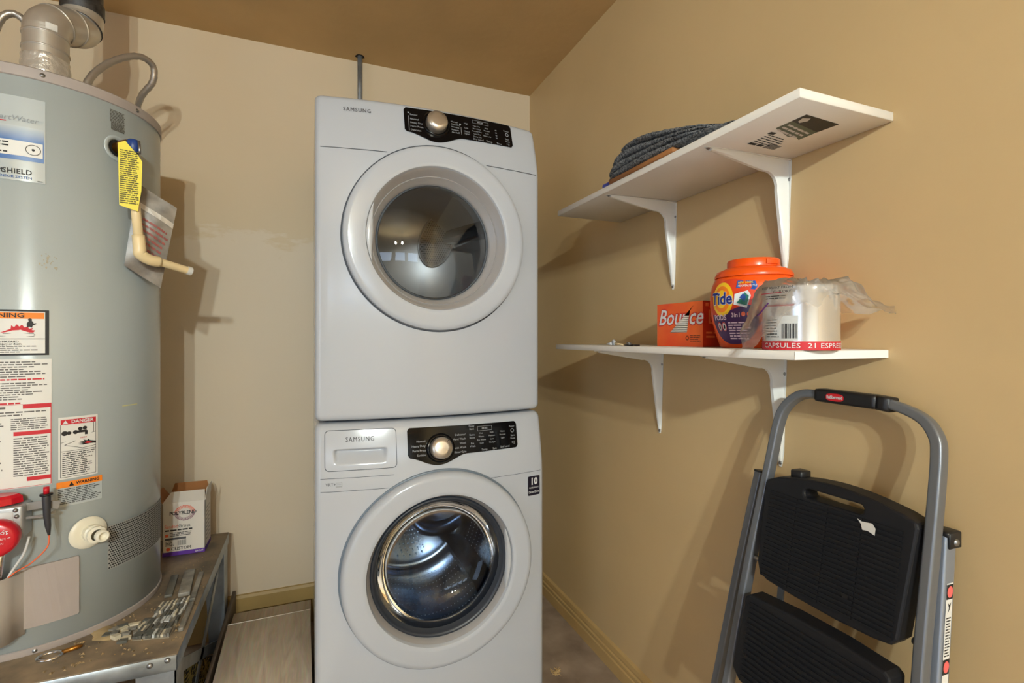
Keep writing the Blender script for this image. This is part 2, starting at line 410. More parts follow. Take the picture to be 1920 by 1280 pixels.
def cyl_cutter(cx, cz, r, y0, y1, seg=64):
    g = G().lathe([(0, y0), (r, y0), (r, y1), (0, y1)], seg, lambda rr, a, h: (cx+rr*math.cos(a), h, cz+rr*math.sin(a)))
    o = g.build('cut', WHITE); bm = bmesh.new(); bm.from_mesh(o.data); bmesh.ops.remove_doubles(bm, verts=bm.verts, dist=1e-5); bmesh.ops.recalc_face_normals(bm, faces=bm.faces); bm.to_mesh(o.data); bm.free()
    return o
def ring_fn(cx, cz, yface):
    y0 = yface(cx, cz)
    def fn(r, a, d):
        x = cx+r*math.cos(a); z = cz+r*math.sin(a)
        return (x, y0+0.005+0.004*((x-cx)/HW)**2+d, z)
    return fn
def on_face(yface, off):
    return lambda s, t: (s, yface(s, t)-off, t)

def groove_line(fn, z, xa, xb, name, parent, m=GAP, h=0.0016):
    return G().quad2(fn, xa, xb, z-h/2, z+h/2, 30, 1).build(name, m, parent)

def panel(yface, x0, x1, zt0, zt1, zb0, zb1, dipx, dipz, dipw, name, parent):
    n = 60; v = []; f = []; rows = 6; r = 0.008
    for i in range(n+1):
        x = x0+(x1-x0)*i/n; q = (x-x0)/(x1-x0)
        top = zt0+(zt1-zt0)*q; bot = zb0+(zb1-zb0)*q
        w = abs(x-dipx)/dipw
        if w < 1: bot = min(bot, bot-(bot-dipz)*(0.5+0.5*math.cos(PI*w))**0.8)
        e = min(x-x0, x1-x)
        if e < r: c = r-math.sqrt(max(0, r*r-(r-e)**2)); top -= c; bot += c
        for j in range(rows+1):
            z = bot+(top-bot)*j/rows; v.append((x, yface(x, z)-0.003, z))
    m_ = rows+1
    for i in range(n):
        for j in range(rows): f.append((i*m_+j, (i+1)*m_+j, (i+1)*m_+j+1, i*m_+j+1))
    # skirt
    N = len(v); rim = [i*m_ for i in range(n+1)] + [n*m_+j for j in range(1, rows+1)] + [i*m_+rows for i in range(n-1, -1, -1)] + [j for j in range(rows-1, 0, -1)]
    for k in rim: x, y, z = v[k]; v.append((x, y+0.006, z))
    for k in range(len(rim)): l = (k+1) % len(rim); f.append((rim[k], rim[l], N+l, N+k))
    return mesh(name, v, f, BLACKP, parent, False)

def knob(yface, cx, cz, r, parent, depth=0.03):
    y0 = yface(cx, cz)
    tilt = 0.2
    def fn(rr, a, h):
        x = rr*math.cos(a); z = rr*math.sin(a)
        return (cx+x, y0-h*math.cos(tilt)+z*math.sin(tilt), cz+z*math.cos(tilt)+h*math.sin(tilt))
    G().lathe([(r*1.28, 0.0), (r*1.3, 0.006), (r*1.1, 0.01), (r*1.0, 0.006)], 40, fn).build('dial_ring', BLACKP, parent, True)
    k = G().lathe([(r, 0.004), (r*0.97, depth*0.8), (r*0.88, depth), (r*0.5, depth*1.06), (0, depth*1.08)], 40, fn).build('dial', SILV, parent, True)
    G().add([fn(r*0.95, 0.9, depth*0.99), fn(r*0.95, 0.82, depth*0.99), fn(r*0.55, 0.86, depth*1.07)], [(0, 1, 2)]).build('pointer', PRINTK, k)

# ---- dryer
dr = thing('dryer', 'white front-loading dryer stacked on top of the washer', 'dryer', (XC, 1.9, 0.975))
DCX, DCZ = 0.357, 1.511
body = cabinet('body', yd, 0.975, 1.9285, 2.2, dr)
boolean(body, cyl_cutter(DCX, DCZ, 0.245, 1.3, 2.12)); autosmooth(body, 35)
fnd = on_face(yd, 0.0006)
groove_line(fnd, 1.7555, X0+0.014, 0.205, 'panel_seam', dr); groove_line(fnd, 1.7555, 0.51, X1-0.014, 'panel_seam', dr)
panel(yd, 0.258, 0.613, 1.912, 1.918, 1.829, 1.836, 0.352, 1.806, 0.085, 'control_panel', dr)
knob(yd, 0.354, 1.866, 0.033, dr)
fp = on_face(yd, 0.0036)
g = G()
for k, t in enumerate(('Sensor', 'Normal', 'Heavy Duty', 'Perm Press', 'Delicates')): g.text(fp, t, 0.275, 1.889-0.0125*k-(0.003 if k else 0), 0.0085, 'LEFT')
g.quad2(fp, 0.2705, 0.2717, 1.833, 1.884); g.quad2(fp, 0.269, 0.274, 1.8925, 1.897)
for k, t in enumerate(('Manual', 'Time Dry', 'Wrinkle', 'Release', 'Air Fluff')): g.text(fp, t, 0.402, 1.887-0.0095*k, 0.0078, 'LEFT')
g.quad2(fp, 0.4335, 0.4345, 1.846, 1.872); g.quad2(fp, 0.4295, 0.4345, 1.8795, 1.8845)
g.text(fp, 'High', 0.452, 1.889, 0.007); g.text(fp, 'Low', 0.452, 1.873, 0.007); g.text(fp, 'Mixed', 0.452, 1.86, 0.0075); g.text(fp, 'Signal', 0.452, 1.852, 0.0075)
for k, t in enumerate(('Very Dry', 'More Dry', 'Normal Dry', 'Less Dry', 'Damp Dry')): g.text(fp, t, 0.487, 1.886-0.0095*k, 0.0065)
for k, t in enumerate(('High', 'Medium', 'Low', 'Extra Low')): g.text(fp, t, 0.522, 1.886-0.0095*k, 0.0065)
for k, t in enumerate(('60', '50', '40', '30')): g.text(fp, t, 0.555, 1.886-0.0095*k, 0.0065)
g.text(fp, 'Dry Level', 0.489, 1.839, 0.009); g.text(fp, 'Temp', 0.527, 1.839, 0.009); g.text(fp, 'Time', 0.562, 1.839, 0.009)
for a, b in ((0.475, 0.53),):
    for z in (1.897, 1.908): g.quad2(fp, a, b, z, z+0.0007)
    for x in (a, b): g.quad2(fp, x, x+0.0007, 1.897, 1.908)
g.text(fp, '88:88', 0.502, 1.9025, 0.009)
g.text(fp, 'Power', 0.594, 1.892, 0.0075); g.disc2(fp, 0.595, 1.879, 0.006, seg=16, r_in=0.75); g.text(fp, 'Start', 0.594, 1.862, 0.0075); g.text(fp, 'Pause', 0.594, 1.8535, 0.0075); g.text(fp, '>||', 0.595, 1.844, 0.01)
g.build('panel_print', PANELP, dr)
G().text(on_face(yd, 0.001), 'SAMSUNG', 0.1245, 1.8815, 0.0185, bold=0.02, sx=0.80, space=1.22).build('lettering', PRINTG, dr)
# door
rf = ring_fn(DCX, DCZ, yd)
rfb = lambda r_, a, d: (DCX+r_*math.cos(a), yd(DCX+r_*math.cos(a), 1.5)+d, DCZ+r_*math.sin(a))
G().lathe([(0.270, 0.004), (0.2755, -0.0012), (0.2805, -0.0012), (0.2815, 0.002)], 96, rfb).build('door_gap', GAP, dr, True)
dd = G().lathe([(0.24, 0.035), (0.2755, 0.03), (0.2765, -0.006), (0.2745, -0.014), (0.270, -0.0180), (0.2635, -0.0198), (0.259, -0.02), (0.2255, -0.0203), (0.2215, -0.0202), (0.2155, -0.0185), (0.2128, -0.0135), (0.212, -0.008), (0.2, 0.02)], 96, rf, close=True).build('door', WHITE, dr, False, 32)
G().lathe([(0.2135, -0.013), (0.2075, -0.004), (0.2, 0.02), (0.197, 0.026), (0.1945, 0.024), (0.192, 0.03), (0.181, 0.056), (0.178, 0.062)], 96, rf).build('door_trim', GREYRING, dd, False, 32)
G().lathe([(0.179, 0.058), (0.176, 0.054), (0.172, 0.058)], 96, rf).build('glass_seal', GAP, dd, True)
G().lathe([(0.177, 0.060), (0.13, 0.053), (0.08, 0.049), (0.04, 0.047), (0.0001, 0.0465)], 64, lambda r_, a, d: (rf(r_, a, d)[0], rf(r_, a, d)[1]+0.028*(r_*math.cos(a)/HW)**2-0.006, rf(r_, a, d)[2])).build('door_glass', glass_mat('smoked_glass', (196, 198, 200), 0.0, 1.55), dd, True)
# handle scoop on the left of the trim
g = G()
for i in range(17):
    a = PI*(0.86+0.26*i/16); w = math.sin(PI*i/16)
    g.v += [rf(0.2125, a, -0.0145), rf(0.2125-0.012*w-0.001, a, -0.0165-0.006*w), rf(0.2125-0.02*w-0.002, a, 0.004)]
for i in range(16):
    for k in range(2): g.f.append((i*3+k, i*3+3+k, i*3+4+k, i*3+1+k))
g.build('door_handle', WHITE2, dd, True)
# drum
pf = lambda r, a, h: (DCX+r*math.cos(a), h, DCZ+r*math.sin(a))
dm = G().lathe([(0.2, 1.545), (0.235, 1.56), (0.24, 1.58), (0.24, 2.08), (0.225, 2.1), (0.0001, 2.1)], 64, pf).build('drum', DRUMG, dr, True)
VX, VZ = 0.495, 1.625
vent_o = [(VX+0.074*math.cos(a)+0.02*math.sin(a), VZ+0.108*math.sin(a)) for a in [2*PI*k/36 for k in range(36)]]
slab(lambda s, t: (s, 2.086, t), lambda s, t: (s, 2.099, t), [(x, z) for x, z in vent_o if True], 'vent_plate', mat('vent_grey', (138, 134, 134), 0.45, metal=0.3), dr)
g = G()
for i in range(-9, 10):
    for j in range(-11, 12):
        px = i*0.0095+(0.00475 if j % 2 else 0); pz = j*0.0092
        if ((px-0.18*pz)/0.066)**2+(pz/0.098)**2 < 1: g.disc2(lambda s, t: (s, 2.0852, t), VX+px, VZ+pz, 0.0031, seg=6)
stuff(g.build('vent_holes', mat('hole_dark', (18, 16, 17), 0.8), dr))
G().tube([(x, 2.084, z) for x, z in vent_o+[vent_o[0]]], 0.003, 6, False).build('vent_rim', DRUMG, dr, True)
for a0 in (0.35, 0.35+2*PI/3, 0.35+4*PI/3):   # lifters
    v = []
    for y in (1.6, 2.07):
        for da, rr in ((-0.14, 0.239), (-0.05, 0.2), (0.05, 0.2), (0.14, 0.239)): v.append(pf(rr, a0+da+(y-1.6)*0.5, y))
    mesh('lifter', v, [(0, 1, 5, 4), (1, 2, 6, 5), (2, 3, 7, 6), (0, 3, 2, 1), (4, 5, 6, 7)], mat('lifter_dark', (52, 50, 52), 0.5), dm)

# ---- washer
wa = thing('washer', 'white front-loading washer on the floor under the dryer', 'washer', (XC, 1.9, 0.0))
WCX, WCZ = 0.3585, 0.5345
body = cabinet('body', yw, 0.02, 0.968, 2.2, wa)
boolean(body, cyl_cutter(WCX, WCZ, 0.25, 1.3, 2.08)); boolean(body, G().box((0.05, 1.38, 0.852), (0.209, 1.53, 0.902)).build('cut', WHITE)); autosmooth(body, 35)
for fx in (0.07, 0.65):
    for fy in (1.56, 2.12):
        G().lathe([(0.0, 0.0), (0.025, 0.0), (0.025, 0.012), (0.012, 0.014), (0.012, 0.03)], 16, lambda r, a, h: (fx+r*math.cos(a), fy+r*math.sin(a), h)).build('foot', RUBBER, wa, True)
fnw = on_face(yw, 0.0006)
groove_line(fnw, 0.7855, X0+0.014, 0.205, 'panel_seam', wa, h=0.0012); groove_line(fnw, 0.821, X0+0.014, 0.22, 'panel_seam', wa, h=0.0012); groove_line(fnw, 0.781, 0.505, X1-0.014, 'panel_seam', wa, h=0.0012)
panel(yw, 0.26, 0.612, 0.9475, 0.945, 0.862, 0.864, 0.35, 0.8375, 0.085, 'control_panel', wa)
knob(yw, 0.356, 0.885, 0.033, wa)
fp = on_face(yw, 0.0036)
g = G()
for k, t in enumerate(('Normal', 'Heavy Duty', 'Perm Press', 'Sanitize')): g.text(fp, t, 0.312, 0.908-0.013*k, 0.0085, 'RIGHT')
for k, t in enumerate(('Delicates/', 'Hand Wash', 'Wool', 'Quick Wash', 'Rinse+Spin')): g.text(fp, t, 0.436, 0.919-0.0125*k, 0.0085, 'RIGHT')
for k, t in enumerate(('Delay', 'Start', '', 'Extra', 'Rinse', '', 'Pre', 'Wash')):
    if t: g.text(fp, t, 0.457, 0.941-0.0085*k, 0.008)
for z in (0.925, 0.938): g.quad2(fp, 0.476, 0.524, z, z+0.0007)
for x in (0.476, 0.524): g.quad2(fp, x, x+0.0007, 0.925, 0.938)
g.text(fp, '88:88', 0.5, 0.9318, 0.0085)
for k, t in enumerate(('Hot', 'Warm', 'Eco Warm', 'Cold')): g.text(fp, t, 0.487, 0.918-0.0098*k, 0.0066)
for k, t in enumerate(('High', 'Medium', 'Low', 'No Spin')): g.text(fp, t, 0.523, 0.918-0.0098*k, 0.0066)
for k, t in enumerate(('Heavy', 'Normal', 'Light')): g.text(fp, t, 0.56, 0.918-0.0098*k, 0.0066)
g.text(fp, 'Temp', 0.495, 0.869, 0.0085); g.text(fp, 'Spin', 0.53, 0.869, 0.0085); g.text(fp, 'Soil Level', 0.566, 0.871, 0.0085)
g.text(fp, 'Power', 0.595, 0.93, 0.0075); g.disc2(fp, 0.596, 0.917, 0.006, seg=16, r_in=0.75); g.text(fp, 'Start', 0.596, 0.902, 0.0075); g.text(fp, 'Pause', 0.596, 0.8935, 0.0075); g.text(fp, '>||', 0.597, 0.8805, 0.011)
g.build('panel_print', PANELP, wa)
# detergent drawer: a pocket is cut in the cabinet and closed by the drawer front with its scooped grip
def dense(pts, k=12):
    out = []
    for i, p in enumerate(pts):
        q = pts[(i+1) % len(pts)]
        out += [(p[0]+(q[0]-p[0])*j/k, p[1]+(q[1]-p[1])*j/k) for j in range(k)]
    return out
def scoop(x, z):
    t = (z-0.855)/0.043; e = min(x-0.056, 0.203-x)/0.012
    if t <= 0 or t >= 1 or e <= 0: return 0.0
    e = min(1.0, e); e = e*e*(3-2*e)
    w = (t/0.78)**1.4 if t < 0.78 else (1-((t-0.78)/0.22)**3)
    return 0.017*w*e
g = G(); NX, NZ = 66, 44; xa, xb_, za, zb_, rc_ = 0.0358, 0.2272, 0.8418, 0.9492, 0.011
for i in range(NX+1):
    x = xa+(xb_-xa)*i/NX; e = min(x-xa, xb_-x); c = rc_-math.sqrt(max(0, rc_*rc_-(rc_-e)**2)) if e < rc_ else 0.0
    for j in range(NZ+1):
        z = za+c+(zb_-za-2*c)*j/NZ; g.v.append((x, yw(x, z)-0.001+scoop(x, z), z))
for i in range(NX):
    for j in range(NZ): k = i*(NZ+1)+j; g.f.append((k, k+NZ+1, k+NZ+2, k+1))
dwr = g.build('detergent_drawer', WHITE, wa, True)
o2 = dense(rrect(0.034, 0.229, 0.84, 0.951, 0.012)); inner = dense(rrect(0.0356, 0.2274, 0.8416, 0.9494, 0.0108)); n = len(o2)
g = G().add([on_face(yw, 0.0007)(*p) for p in o2]+[on_face(yw, 0.0007)(*p) for p in inner], [(i, (i+1) % n, n+(i+1) % n, n+i) for i in range(n)])
g.build('drawer_gap', GAP, dwr)
G().text(on_face(yw, 0.0018), 'SAMSUNG', 0.1285, 0.924, 0.0185, bold=0.02, sx=0.80, space=1.22).build('lettering', PRINTG, dwr)
# small marks
G().text(on_face(yw, 0.001), 'VRT+', 0.036, 0.8045, 0.0115, 'LEFT').build('lettering', PRINTG, wa)
g = G(); fm = on_face(yw, 0.001)
for a, b, c, d in ((0.063, 0.0795, 0.8085, 0.8095), (0.063, 0.064, 0.797, 0.8095), (0.0785, 0.0795, 0.797, 0.8095), (0.063, 0.0795, 0.797, 0.8), (0.0655, 0.077, 0.8035, 0.8045)): g.quad2(fm, a, b, c, d)
g.build('energy_mark', mat('pale_grey_print', (150, 152, 154), 0.5), wa)
st = slab(on_face(yw, 0.0012), on_face(yw, 0.0002), rrect(0.646, 0.691, 0.7035, 0.7655, 0.003, 3), 'warranty_sticker', mat('sticker_black', (20, 18, 36), 0.35), wa)
g = G(); f2 = on_face(yw, 0.0016); g.text(f2, '10', 0.6685, 0.748, 0.031, bold=0.03, sx=0.9); g.text(f2, 'WARRANTY', 0.6685, 0.728, 0.0082, sx=0.8); g.text(f2, 'Direct Drive', 0.6685, 0.7145, 0.0098, bold=0.02, sx=0.78)
g.build('sticker_print', PRINTW, st)
# door
rf = ring_fn(WCX, WCZ, yw)
rfb = lambda r_, a, d: (WCX+r_*math.cos(a), yw(WCX+r_*math.cos(a), min(0.78, WCZ+r_*math.sin(a)))+d, WCZ+r_*math.sin(a))
G().lathe([(0.279, 0.004), (0.2845, -0.0012), (0.2905, -0.0012), (0.2915, 0.002)], 96, rfb).build('door_gap', mat('blue_grey_gap', (104, 116, 128), 0.35), wa, True)
wd = G().lathe([(0.235, 0.035), (0.2845, 0.03), (0.2855, -0.01), (0.283, -0.02), (0.278, -0.0255), (0.270, -0.028), (0.2655, -0.0284), (0.231, -0.0286), (0.2265, -0.0285), (0.2195, -0.0255), (0.2165, -0.017), (0.212, 0.02)], 96, rf, close=True).build('door', WHITE, wa, False, 32)
G().lathe([(0.217, -0.017), (0.2125, -0.006), (0.207, 0.006), (0.2045, 0.012)], 96, rf).build('door_trim', GREYRING, wd, True)
G().lathe([(0.2065, 0.006), (0.2045, 0.0), (0.2, -0.001), (0.1935, 0.006), (0.188, 0.02)], 96, rf).build('glass_seal', RUBBER, wd, True)
G().lathe([(0.194, 0.008), (0.190, 0.03), (0.183, 0.05), (0.18, 0.054)], 96, rf).build('bowl_rim', mat('bowl_rim_dark', (26, 31, 40), 0.12, spec=0.6), wd, True)
G().lathe([(0.181, 0.052), (0.172, 0.068), (0.15, 0.088), (0.11, 0.104), (0.06, 0.112), (0.0001, 0.114)], 64, rf).build('door_glass', glass_mat('bowl_glass', (196, 208, 222), 0.0, 1.45), wd, True)
g = G()
for i in range(17):
    a = -0.42+0.86*i/16; w = math.sin(PI*i/16)**0.6
    g.v += [rf(0.2155, a, -0.018), rf(0.2155-0.004*w, a, -0.024), rf(0.2155-0.0125*w-0.0005, a, -0.018), rf(0.2155-0.013*w-0.0005, a, 0.0)]
for i in range(16):
    for k in range(3): g.f.append((i*4+k, i*4+4+k, i*4+5+k, i*4+1+k))
g.build('door_handle', WHITE2, wd, True)
pw = lambda r, a, h: (WCX+r*math.cos(a), h, WCZ+r*math.sin(a))
G().lathe([(0.2, 1.47), (0.235, 1.49), (0.242, 1.51), (0.236, 1.54), (0.246, 1.55)], 64, pw).build('gasket', RUBBER, wa, True)
dm = G().lathe([(0.246, 1.55), (0.246, 1.95), (0.236, 1.975), (0.21, 1.985), (0.19, 1.975), (0.06, 1.99), (0.05, 1.97), (0.0001, 1.965)], 96, pw).build('drum', STEEL, wa, True)
for q in range(3):     # pressed arms of the drum back
    a0 = 2*PI*q/3+0.9; g = G()
    for i in range(13):
        rr = 0.035+0.185*i/12; a = a0+0.9*(i/12)**1.3; w = 0.026+0.016*i/12
        for k, h in ((-1, 1.985), (-0.55, 1.965), (0, 1.96), (0.55, 1.965), (1, 1.985)):
            x = rr*math.cos(a)-k*w*math.sin(a+0.4); z = rr*math.sin(a)+k*w*math.cos(a+0.4); g.v.append((WCX+x, h, WCZ+z))
    for i in range(12):
        for k in range(4): g.f.append((i*5+k, i*5+5+k, i*5+6+k, i*5+1+k))
    g.build('drum_arm', mat('dark_steel', (66, 74, 88), 0.25, metal=0.9), dm, True)
    v = []
    for y in (1.57, 1.95):
        for da, rr in ((-0.17, 0.246), (-0.07, 0.195), (0.07, 0.195), (0.17, 0.246)): v.append(pw(rr, a0+0.5+da, y))
    lf = mesh('lifter', v, [(0, 1, 5, 4), (1, 2, 6, 5), (2, 3, 7, 6), (0, 3, 2, 1), (4, 5, 6, 7)], mat('lifter_steel', (58, 66, 80), 0.22, metal=0.8), dm)
g = G()
for q in range(3):
    a0 = 2*PI*q/3+0.55
    for i in range(7):
        for j in range(5):
            rr = 0.085+0.017*i; a = a0+(j-2)*0.13+(0.065 if i % 2 else 0)
            if rr < 0.2: g.disc2(lambda s, t: (s, 1.9725, t), WCX+rr*math.cos(a), WCZ+rr*math.sin(a), 0.0028, seg=6)
for j in range(9):
    for i in range(120):
        a = 2*PI*(i+(0.5 if j % 2 else 0))/120; y = 1.6+0.038*j; da = 0.0024/0.245
        g.add([pw(0.2452, a-da, y), pw(0.2452, a, y-0.0024), pw(0.2452, a+da, y), pw(0.2452, a, y+0.0024)], [(0, 1, 2, 3)])
stuff(g.build('drum_holes', mat('drum_hole', (215, 218, 222), 0.3, metal=0.4), wa))
# spacer kit between the two machines
rbox('stacking_spacer', (X0+0.03, 1.56, 0.9688), (X1-0.03, 2.18, 0.9745), GAP, dr, 0.002)

# conduit from ceiling down behind the dryer
co = thing('steel_conduit', 'thin galvanised conduit dropping from the ceiling behind the dryer', 'pipe', (0.196, 2.25, 0.9))
G().tube([(0.196, 2.25, ZC-0.0005), (0.196, 2.25, 2.3), (0.197, 2.25, 1.6), (0.197, 2.25, 0.9)], 0.0105, 12).build('pipe', GALV, co, True)
G().lathe([(0.011, -0.0012), (0.017, -0.0012), (0.019, -0.0004)], 14, lambda r, a, h: (0.196+r*(1+0.2*math.sin(3*a))*math.cos(a), 2.25+r*math.sin(a)*(1+0.15*math.cos(2*a)), ZC+h)).build('ragged_hole', mat('hole_shadow', (30, 26, 22), 0.9), co)

# ------------------------------------------------------------------ water heater stand
SX0, SX1, SY0, SY1, SZ = -1.09, -0.298, 1.402, 2.2, 0.457
sn = thing('heater_stand', 'galvanised steel platform stand carrying the water heater', 'stand', ((SX0+SX1)/2, (SY0+SY1)/2, 0))
rbox('top_plate', (SX0, SY0, SZ-0.004), (SX1, SY1, SZ), GALVD, sn, 0.0015, 1)
for n_, lo, hi in (('front_apron', (SX0, SY0, SZ-0.04), (SX1, SY0+0.003, SZ-0.003)), ('back_apron', (SX0, SY1-0.003, SZ-0.04), (SX1, SY1, SZ-0.003)),
                   ('side_apron', (SX1-0.003, SY0, SZ-0.04), (SX1, SY1, SZ-0.003)), ('side_apron', (SX0, SY0, SZ-0.04), (SX0+0.003, SY1, SZ-0.003))):
    rbox(n_, lo, hi, GALV, sn, 0.001, 1)
for sx, cx in ((-1, SX0), (1, SX1)):
    for sy, cy in ((-1, SY0), (1, SY1)):
        g = G(); ix = -sx; iy = -sy; t = 0.004
        xa = cx+ix*t; ya = cy+iy*t
        # front web (tapers), side web
        w0, w1 = 0.082, 0.06
        v = [(xa, ya, 0), (xa+ix*w1, ya, 0), (xa+ix*w0, ya, SZ-0.006), (xa, ya, SZ-0.006)]; v += [(x, y+iy*0.003, z) for x, y, z in v]
        g.add(v, [(0, 1, 2, 3), (4, 5, 6, 7), (0, 1, 5, 4), (1, 2, 6, 5), (2, 3, 7, 6), (3, 0, 4, 7)])
        v = [(xa, ya, 0), (xa, ya+iy*w1, 0), (xa, ya+iy*w0, SZ-0.006), (xa, ya, SZ-0.006)]; v += [(x+ix*0.003, y, z) for x, y, z in v]
        g.add(v, [(0, 1, 2, 3), (4, 5, 6, 7), (0, 1, 5, 4), (1, 2, 6, 5), (2, 3, 7, 6), (3, 0, 4, 7)])
        lg = g.build('leg', GALV, sn)
        for dx, dz in ((0.02, -0.012), (0.055, -0.016)):
            bx = cx+ix*dx; by = cy-iy*0.001
            G().lathe([(0.0, -0.004), (0.005, -0.0035), (0.0068, 0.0), (0.0068, 0.002)], 10, lambda r, a, h: (bx+r*math.cos(a), by+iy*h, SZ+dz+r*math.sin(a))).build('bolt', SCREW, lg, True)
for y0, y1 in ((SY0+0.05, SY1-0.03), (SY1-0.05, SY0+0.03)):
    G().tube([(SX1-0.02, y0, 0.06), (SX1-0.02, y1, 0.4)], 1.0, section=[(0.016, 0.0015), (-0.016, 0.0015), (-0.016, -0.0015), (0.016, -0.0015)]).build('cross_brace', GALV, sn)

# ------------------------------------------------------------------ water heater
HX, HY, HR, HZ0, HZ1 = -0.691, 1.78, 0.2626, 0.46, 1.86
wh = thing('water_heater', 'tall white gas water heater standing on the steel platform', 'water heater', (HX, HY, SZ))
def hp(r, a, z): return (HX+r*math.sin(a), HY-r*math.cos(a), z)       # a: from the front, towards +x
lat = lambda r, a, h: hp(r, a, h)
G().lathe([(0.25, 0.462), (HR-0.0005, 0.464), (HR-0.0005, 1.84), (0.25, 1.842)], 128, lat).build('tank', HEAT, wh, True)
autosmooth(G().lathe([(0.0001, 1.866), (0.24, 1.864), (HR-0.004, 1.862), (HR+0.002, 1.858), (HR+0.0025, 1.853), (HR+0.0025, 1.834), (HR, 1.832)], 128, lat).build('top_lid', HGREY, wh), 50)
autosmooth(G().lathe([(0.0001, SZ+0.0005), (HR+0.002, SZ+0.0005), (HR+0.003, SZ+0.003), (HR+0.003, 0.472), (HR, 0.474)], 128, lat).build('bottom_ring', HGREY, wh), 50)
D2 = math.radians
def on_heat(th0, off):
    return lambda s, t: hp(HR+off, D2(th0)+s/HR, t)
def arc(d): return D2(d)*HR
def screw_at(th, z, parent):
    a = D2(th); n = Vector((math.sin(a), -math.cos(a), 0)); t = Vector((math.cos(a), math.sin(a), 0)); p = Vector(hp(HR+0.002, a, z))
    G().lathe([(0.0, 0.003), (0.004, 0.002), (0.006, 0.0)], 10, lambda r, q, h: tuple(p+n*h+t*(r*math.cos(q))+Vector((0, 0, r*math.sin(q))))).build('screw', SCREW, parent, True)
for th in (19.9, 65.6, -25, -70): screw_at(th, 1.846, wh)
for th in (17.0, -25): screw_at(th, 0.465, wh)
def patch(name, m, th0, th1, z0, z1, off, parent, n=12):
    f = on_heat(0, off); return G().quad2(f, arc(th0), arc(th1), z0, z1, n, 1).build(name, m, parent, True)
# brand label
f0 = on_heat(0, 0.0012)
lb = patch('brand_label', LABELC, -24, 21, 1.585, 1.784, 0.0006, wh, 16)
def grad_mat():
    m = bpy.data.materials.new('blue_fade_print'); m.use_nodes = True; nt = m.node_tree; b = nt.nodes['Principled BSDF']
    tc = nt.nodes.new('ShaderNodeTexCoord'); sp = nt.nodes.new('ShaderNodeSeparateXYZ'); mr = nt.nodes.new('ShaderNodeMapRange'); r = nt.nodes.new('ShaderNodeValToRGB')
    mr.inputs[1].default_value = 1.68; mr.inputs[2].default_value = 1.714; r.color_ramp.elements[0].color = lin((62, 106, 168)); r.color_ramp.elements[1].color = lin((179, 187, 189))
    nt.links.new(tc.outputs['Object'], sp.inputs[0]); nt.links.new(sp.outputs['Z'], mr.inputs[0]); nt.links.new(mr.outputs[0], r.inputs[0]); nt.links.new(r.outputs[0], b.inputs['Base Color']); b.inputs['Roughness'].default_value = 0.35
    return m
G().quad2(f0, arc(-23.5), arc(20.4), 1.634, 1.714, 14, 4).build('blue_field', grad_mat(), lb, True)
f1 = on_heat(0, 0.0018)
G().quad2(f1, arc(-22), arc(20.0), 1.644, 1.679, 14, 1).build('data_box', LABEL, lb, True)
f3 = on_heat(0, 0.0024)
g = G(); g.lines(f3, arc(-21), arc(9), 1.6765, 1.6465, 4, seed=3); g.disc2(f3, arc(16.4), 1.6615, 0.0135, 0.0125, 20, 0.9); g.disc2(f3, arc(16.4), 1.6615, 0.003, seg=8)
g.text(f1, 'SHIELD', arc(16), 1.606, 0.0165, 'RIGHT', bold=0.015, sx=0.92, space=1.08); g.text(f1, 'Smart', arc(5.4), 1.607, 0.0195, 'RIGHT', bold=0.015, sx=0.92); g.quad2(f1, arc(18), arc(20), 1.588, 1.5895)
g.build('label_print', PRINTK, lb)
G().text(f1, 'SENSOR SYSTEM', arc(16), 1.593, 0.0085, 'RIGHT', bold=0.02).build('label_print', PRINTB, lb)
G().text(f1, 'SmartWater', arc(18.2), 1.731, 0.0175, 'RIGHT', shear=0.25).build('label_print', mat('label_script_grey', (140, 146, 150), 0.5), lb)
G().quad2(f1, arc(-8), arc(6.3), 1.7215, 1.7235, 6).build('label_print', PRINTR, lb)
g = G(); g.lines(f0, arc(48.9), arc(57.5), 1.818, 1.785, 9, seed=5, ragged=0.1); g.lines(f0, arc(49.5), arc(57.8), 1.785, 1.764, 8, h=0.55, seed=6, ragged=0.15)
g.build('rating_print', mat('faded_print', (88, 84, 76), 0.7), wh)
# fire warning label
wl = patch('fire_warning_label', PRINTK, -24, 22.4, 1.172, 1.28, 0.0006, wh, 16)
G().quad2(f0, arc(-22.6), arc(20.9), 1.1765, 1.2755, 14).build('label_field', LABEL, wl, True)
G().quad2(f1, arc(-22.2), arc(20.5), 1.259, 1.2735, 14).build('orange_strip', PRINTO, wl, True)
g = G(); g.text(f3, 'WARNING', arc(3.6), 1.2662, 0.0145, bold=0.02, sx=1.25); g.quad2(f1, arc(-22.5), arc(20.8), 1.2105, 1.2118, 14)
g.text(f1, 'FIRE AND EXPLOSION HAZARD', arc(11), 1.2047, 0.0062, 'RIGHT', bold=0.02, sx=1.15); g.text(f1, 'Can result in serious injury or death', arc(12), 1.199, 0.0062, 'RIGHT', bold=0.02); g.lines(f1, arc(-21), arc(20), 1.196, 1.178, 4, seed=8)
fig = [(-0.004, 0.004), (0.0, 0.011), (0.006, 0.014), (0.01, 0.01), (0.012, 0.004), (0.018, 0.006), (0.017, 0.002), (0.01, -0.002), (0.008, -0.009), (0.002, -0.006), (-0.003, -0.009)]
g.poly2(f3, [(arc(14.6)+a*0.75, 1.2445+b*0.75) for a, b in fig]); g.disc2(f3, arc(15.2), 1.2565, 0.0035, seg=10)
g.tube([f1(arc(a), z) for a, z in ((-2, 1.243), (0.5, 1.24), (2.0, 1.225), (3.5, 1.2175), (16.5, 1.217), (17.2, 1.2205), (16.5, 1.2235), (5, 1.2235))], 0.0005, 4)
g.build('label_print', PRINTK, wl)
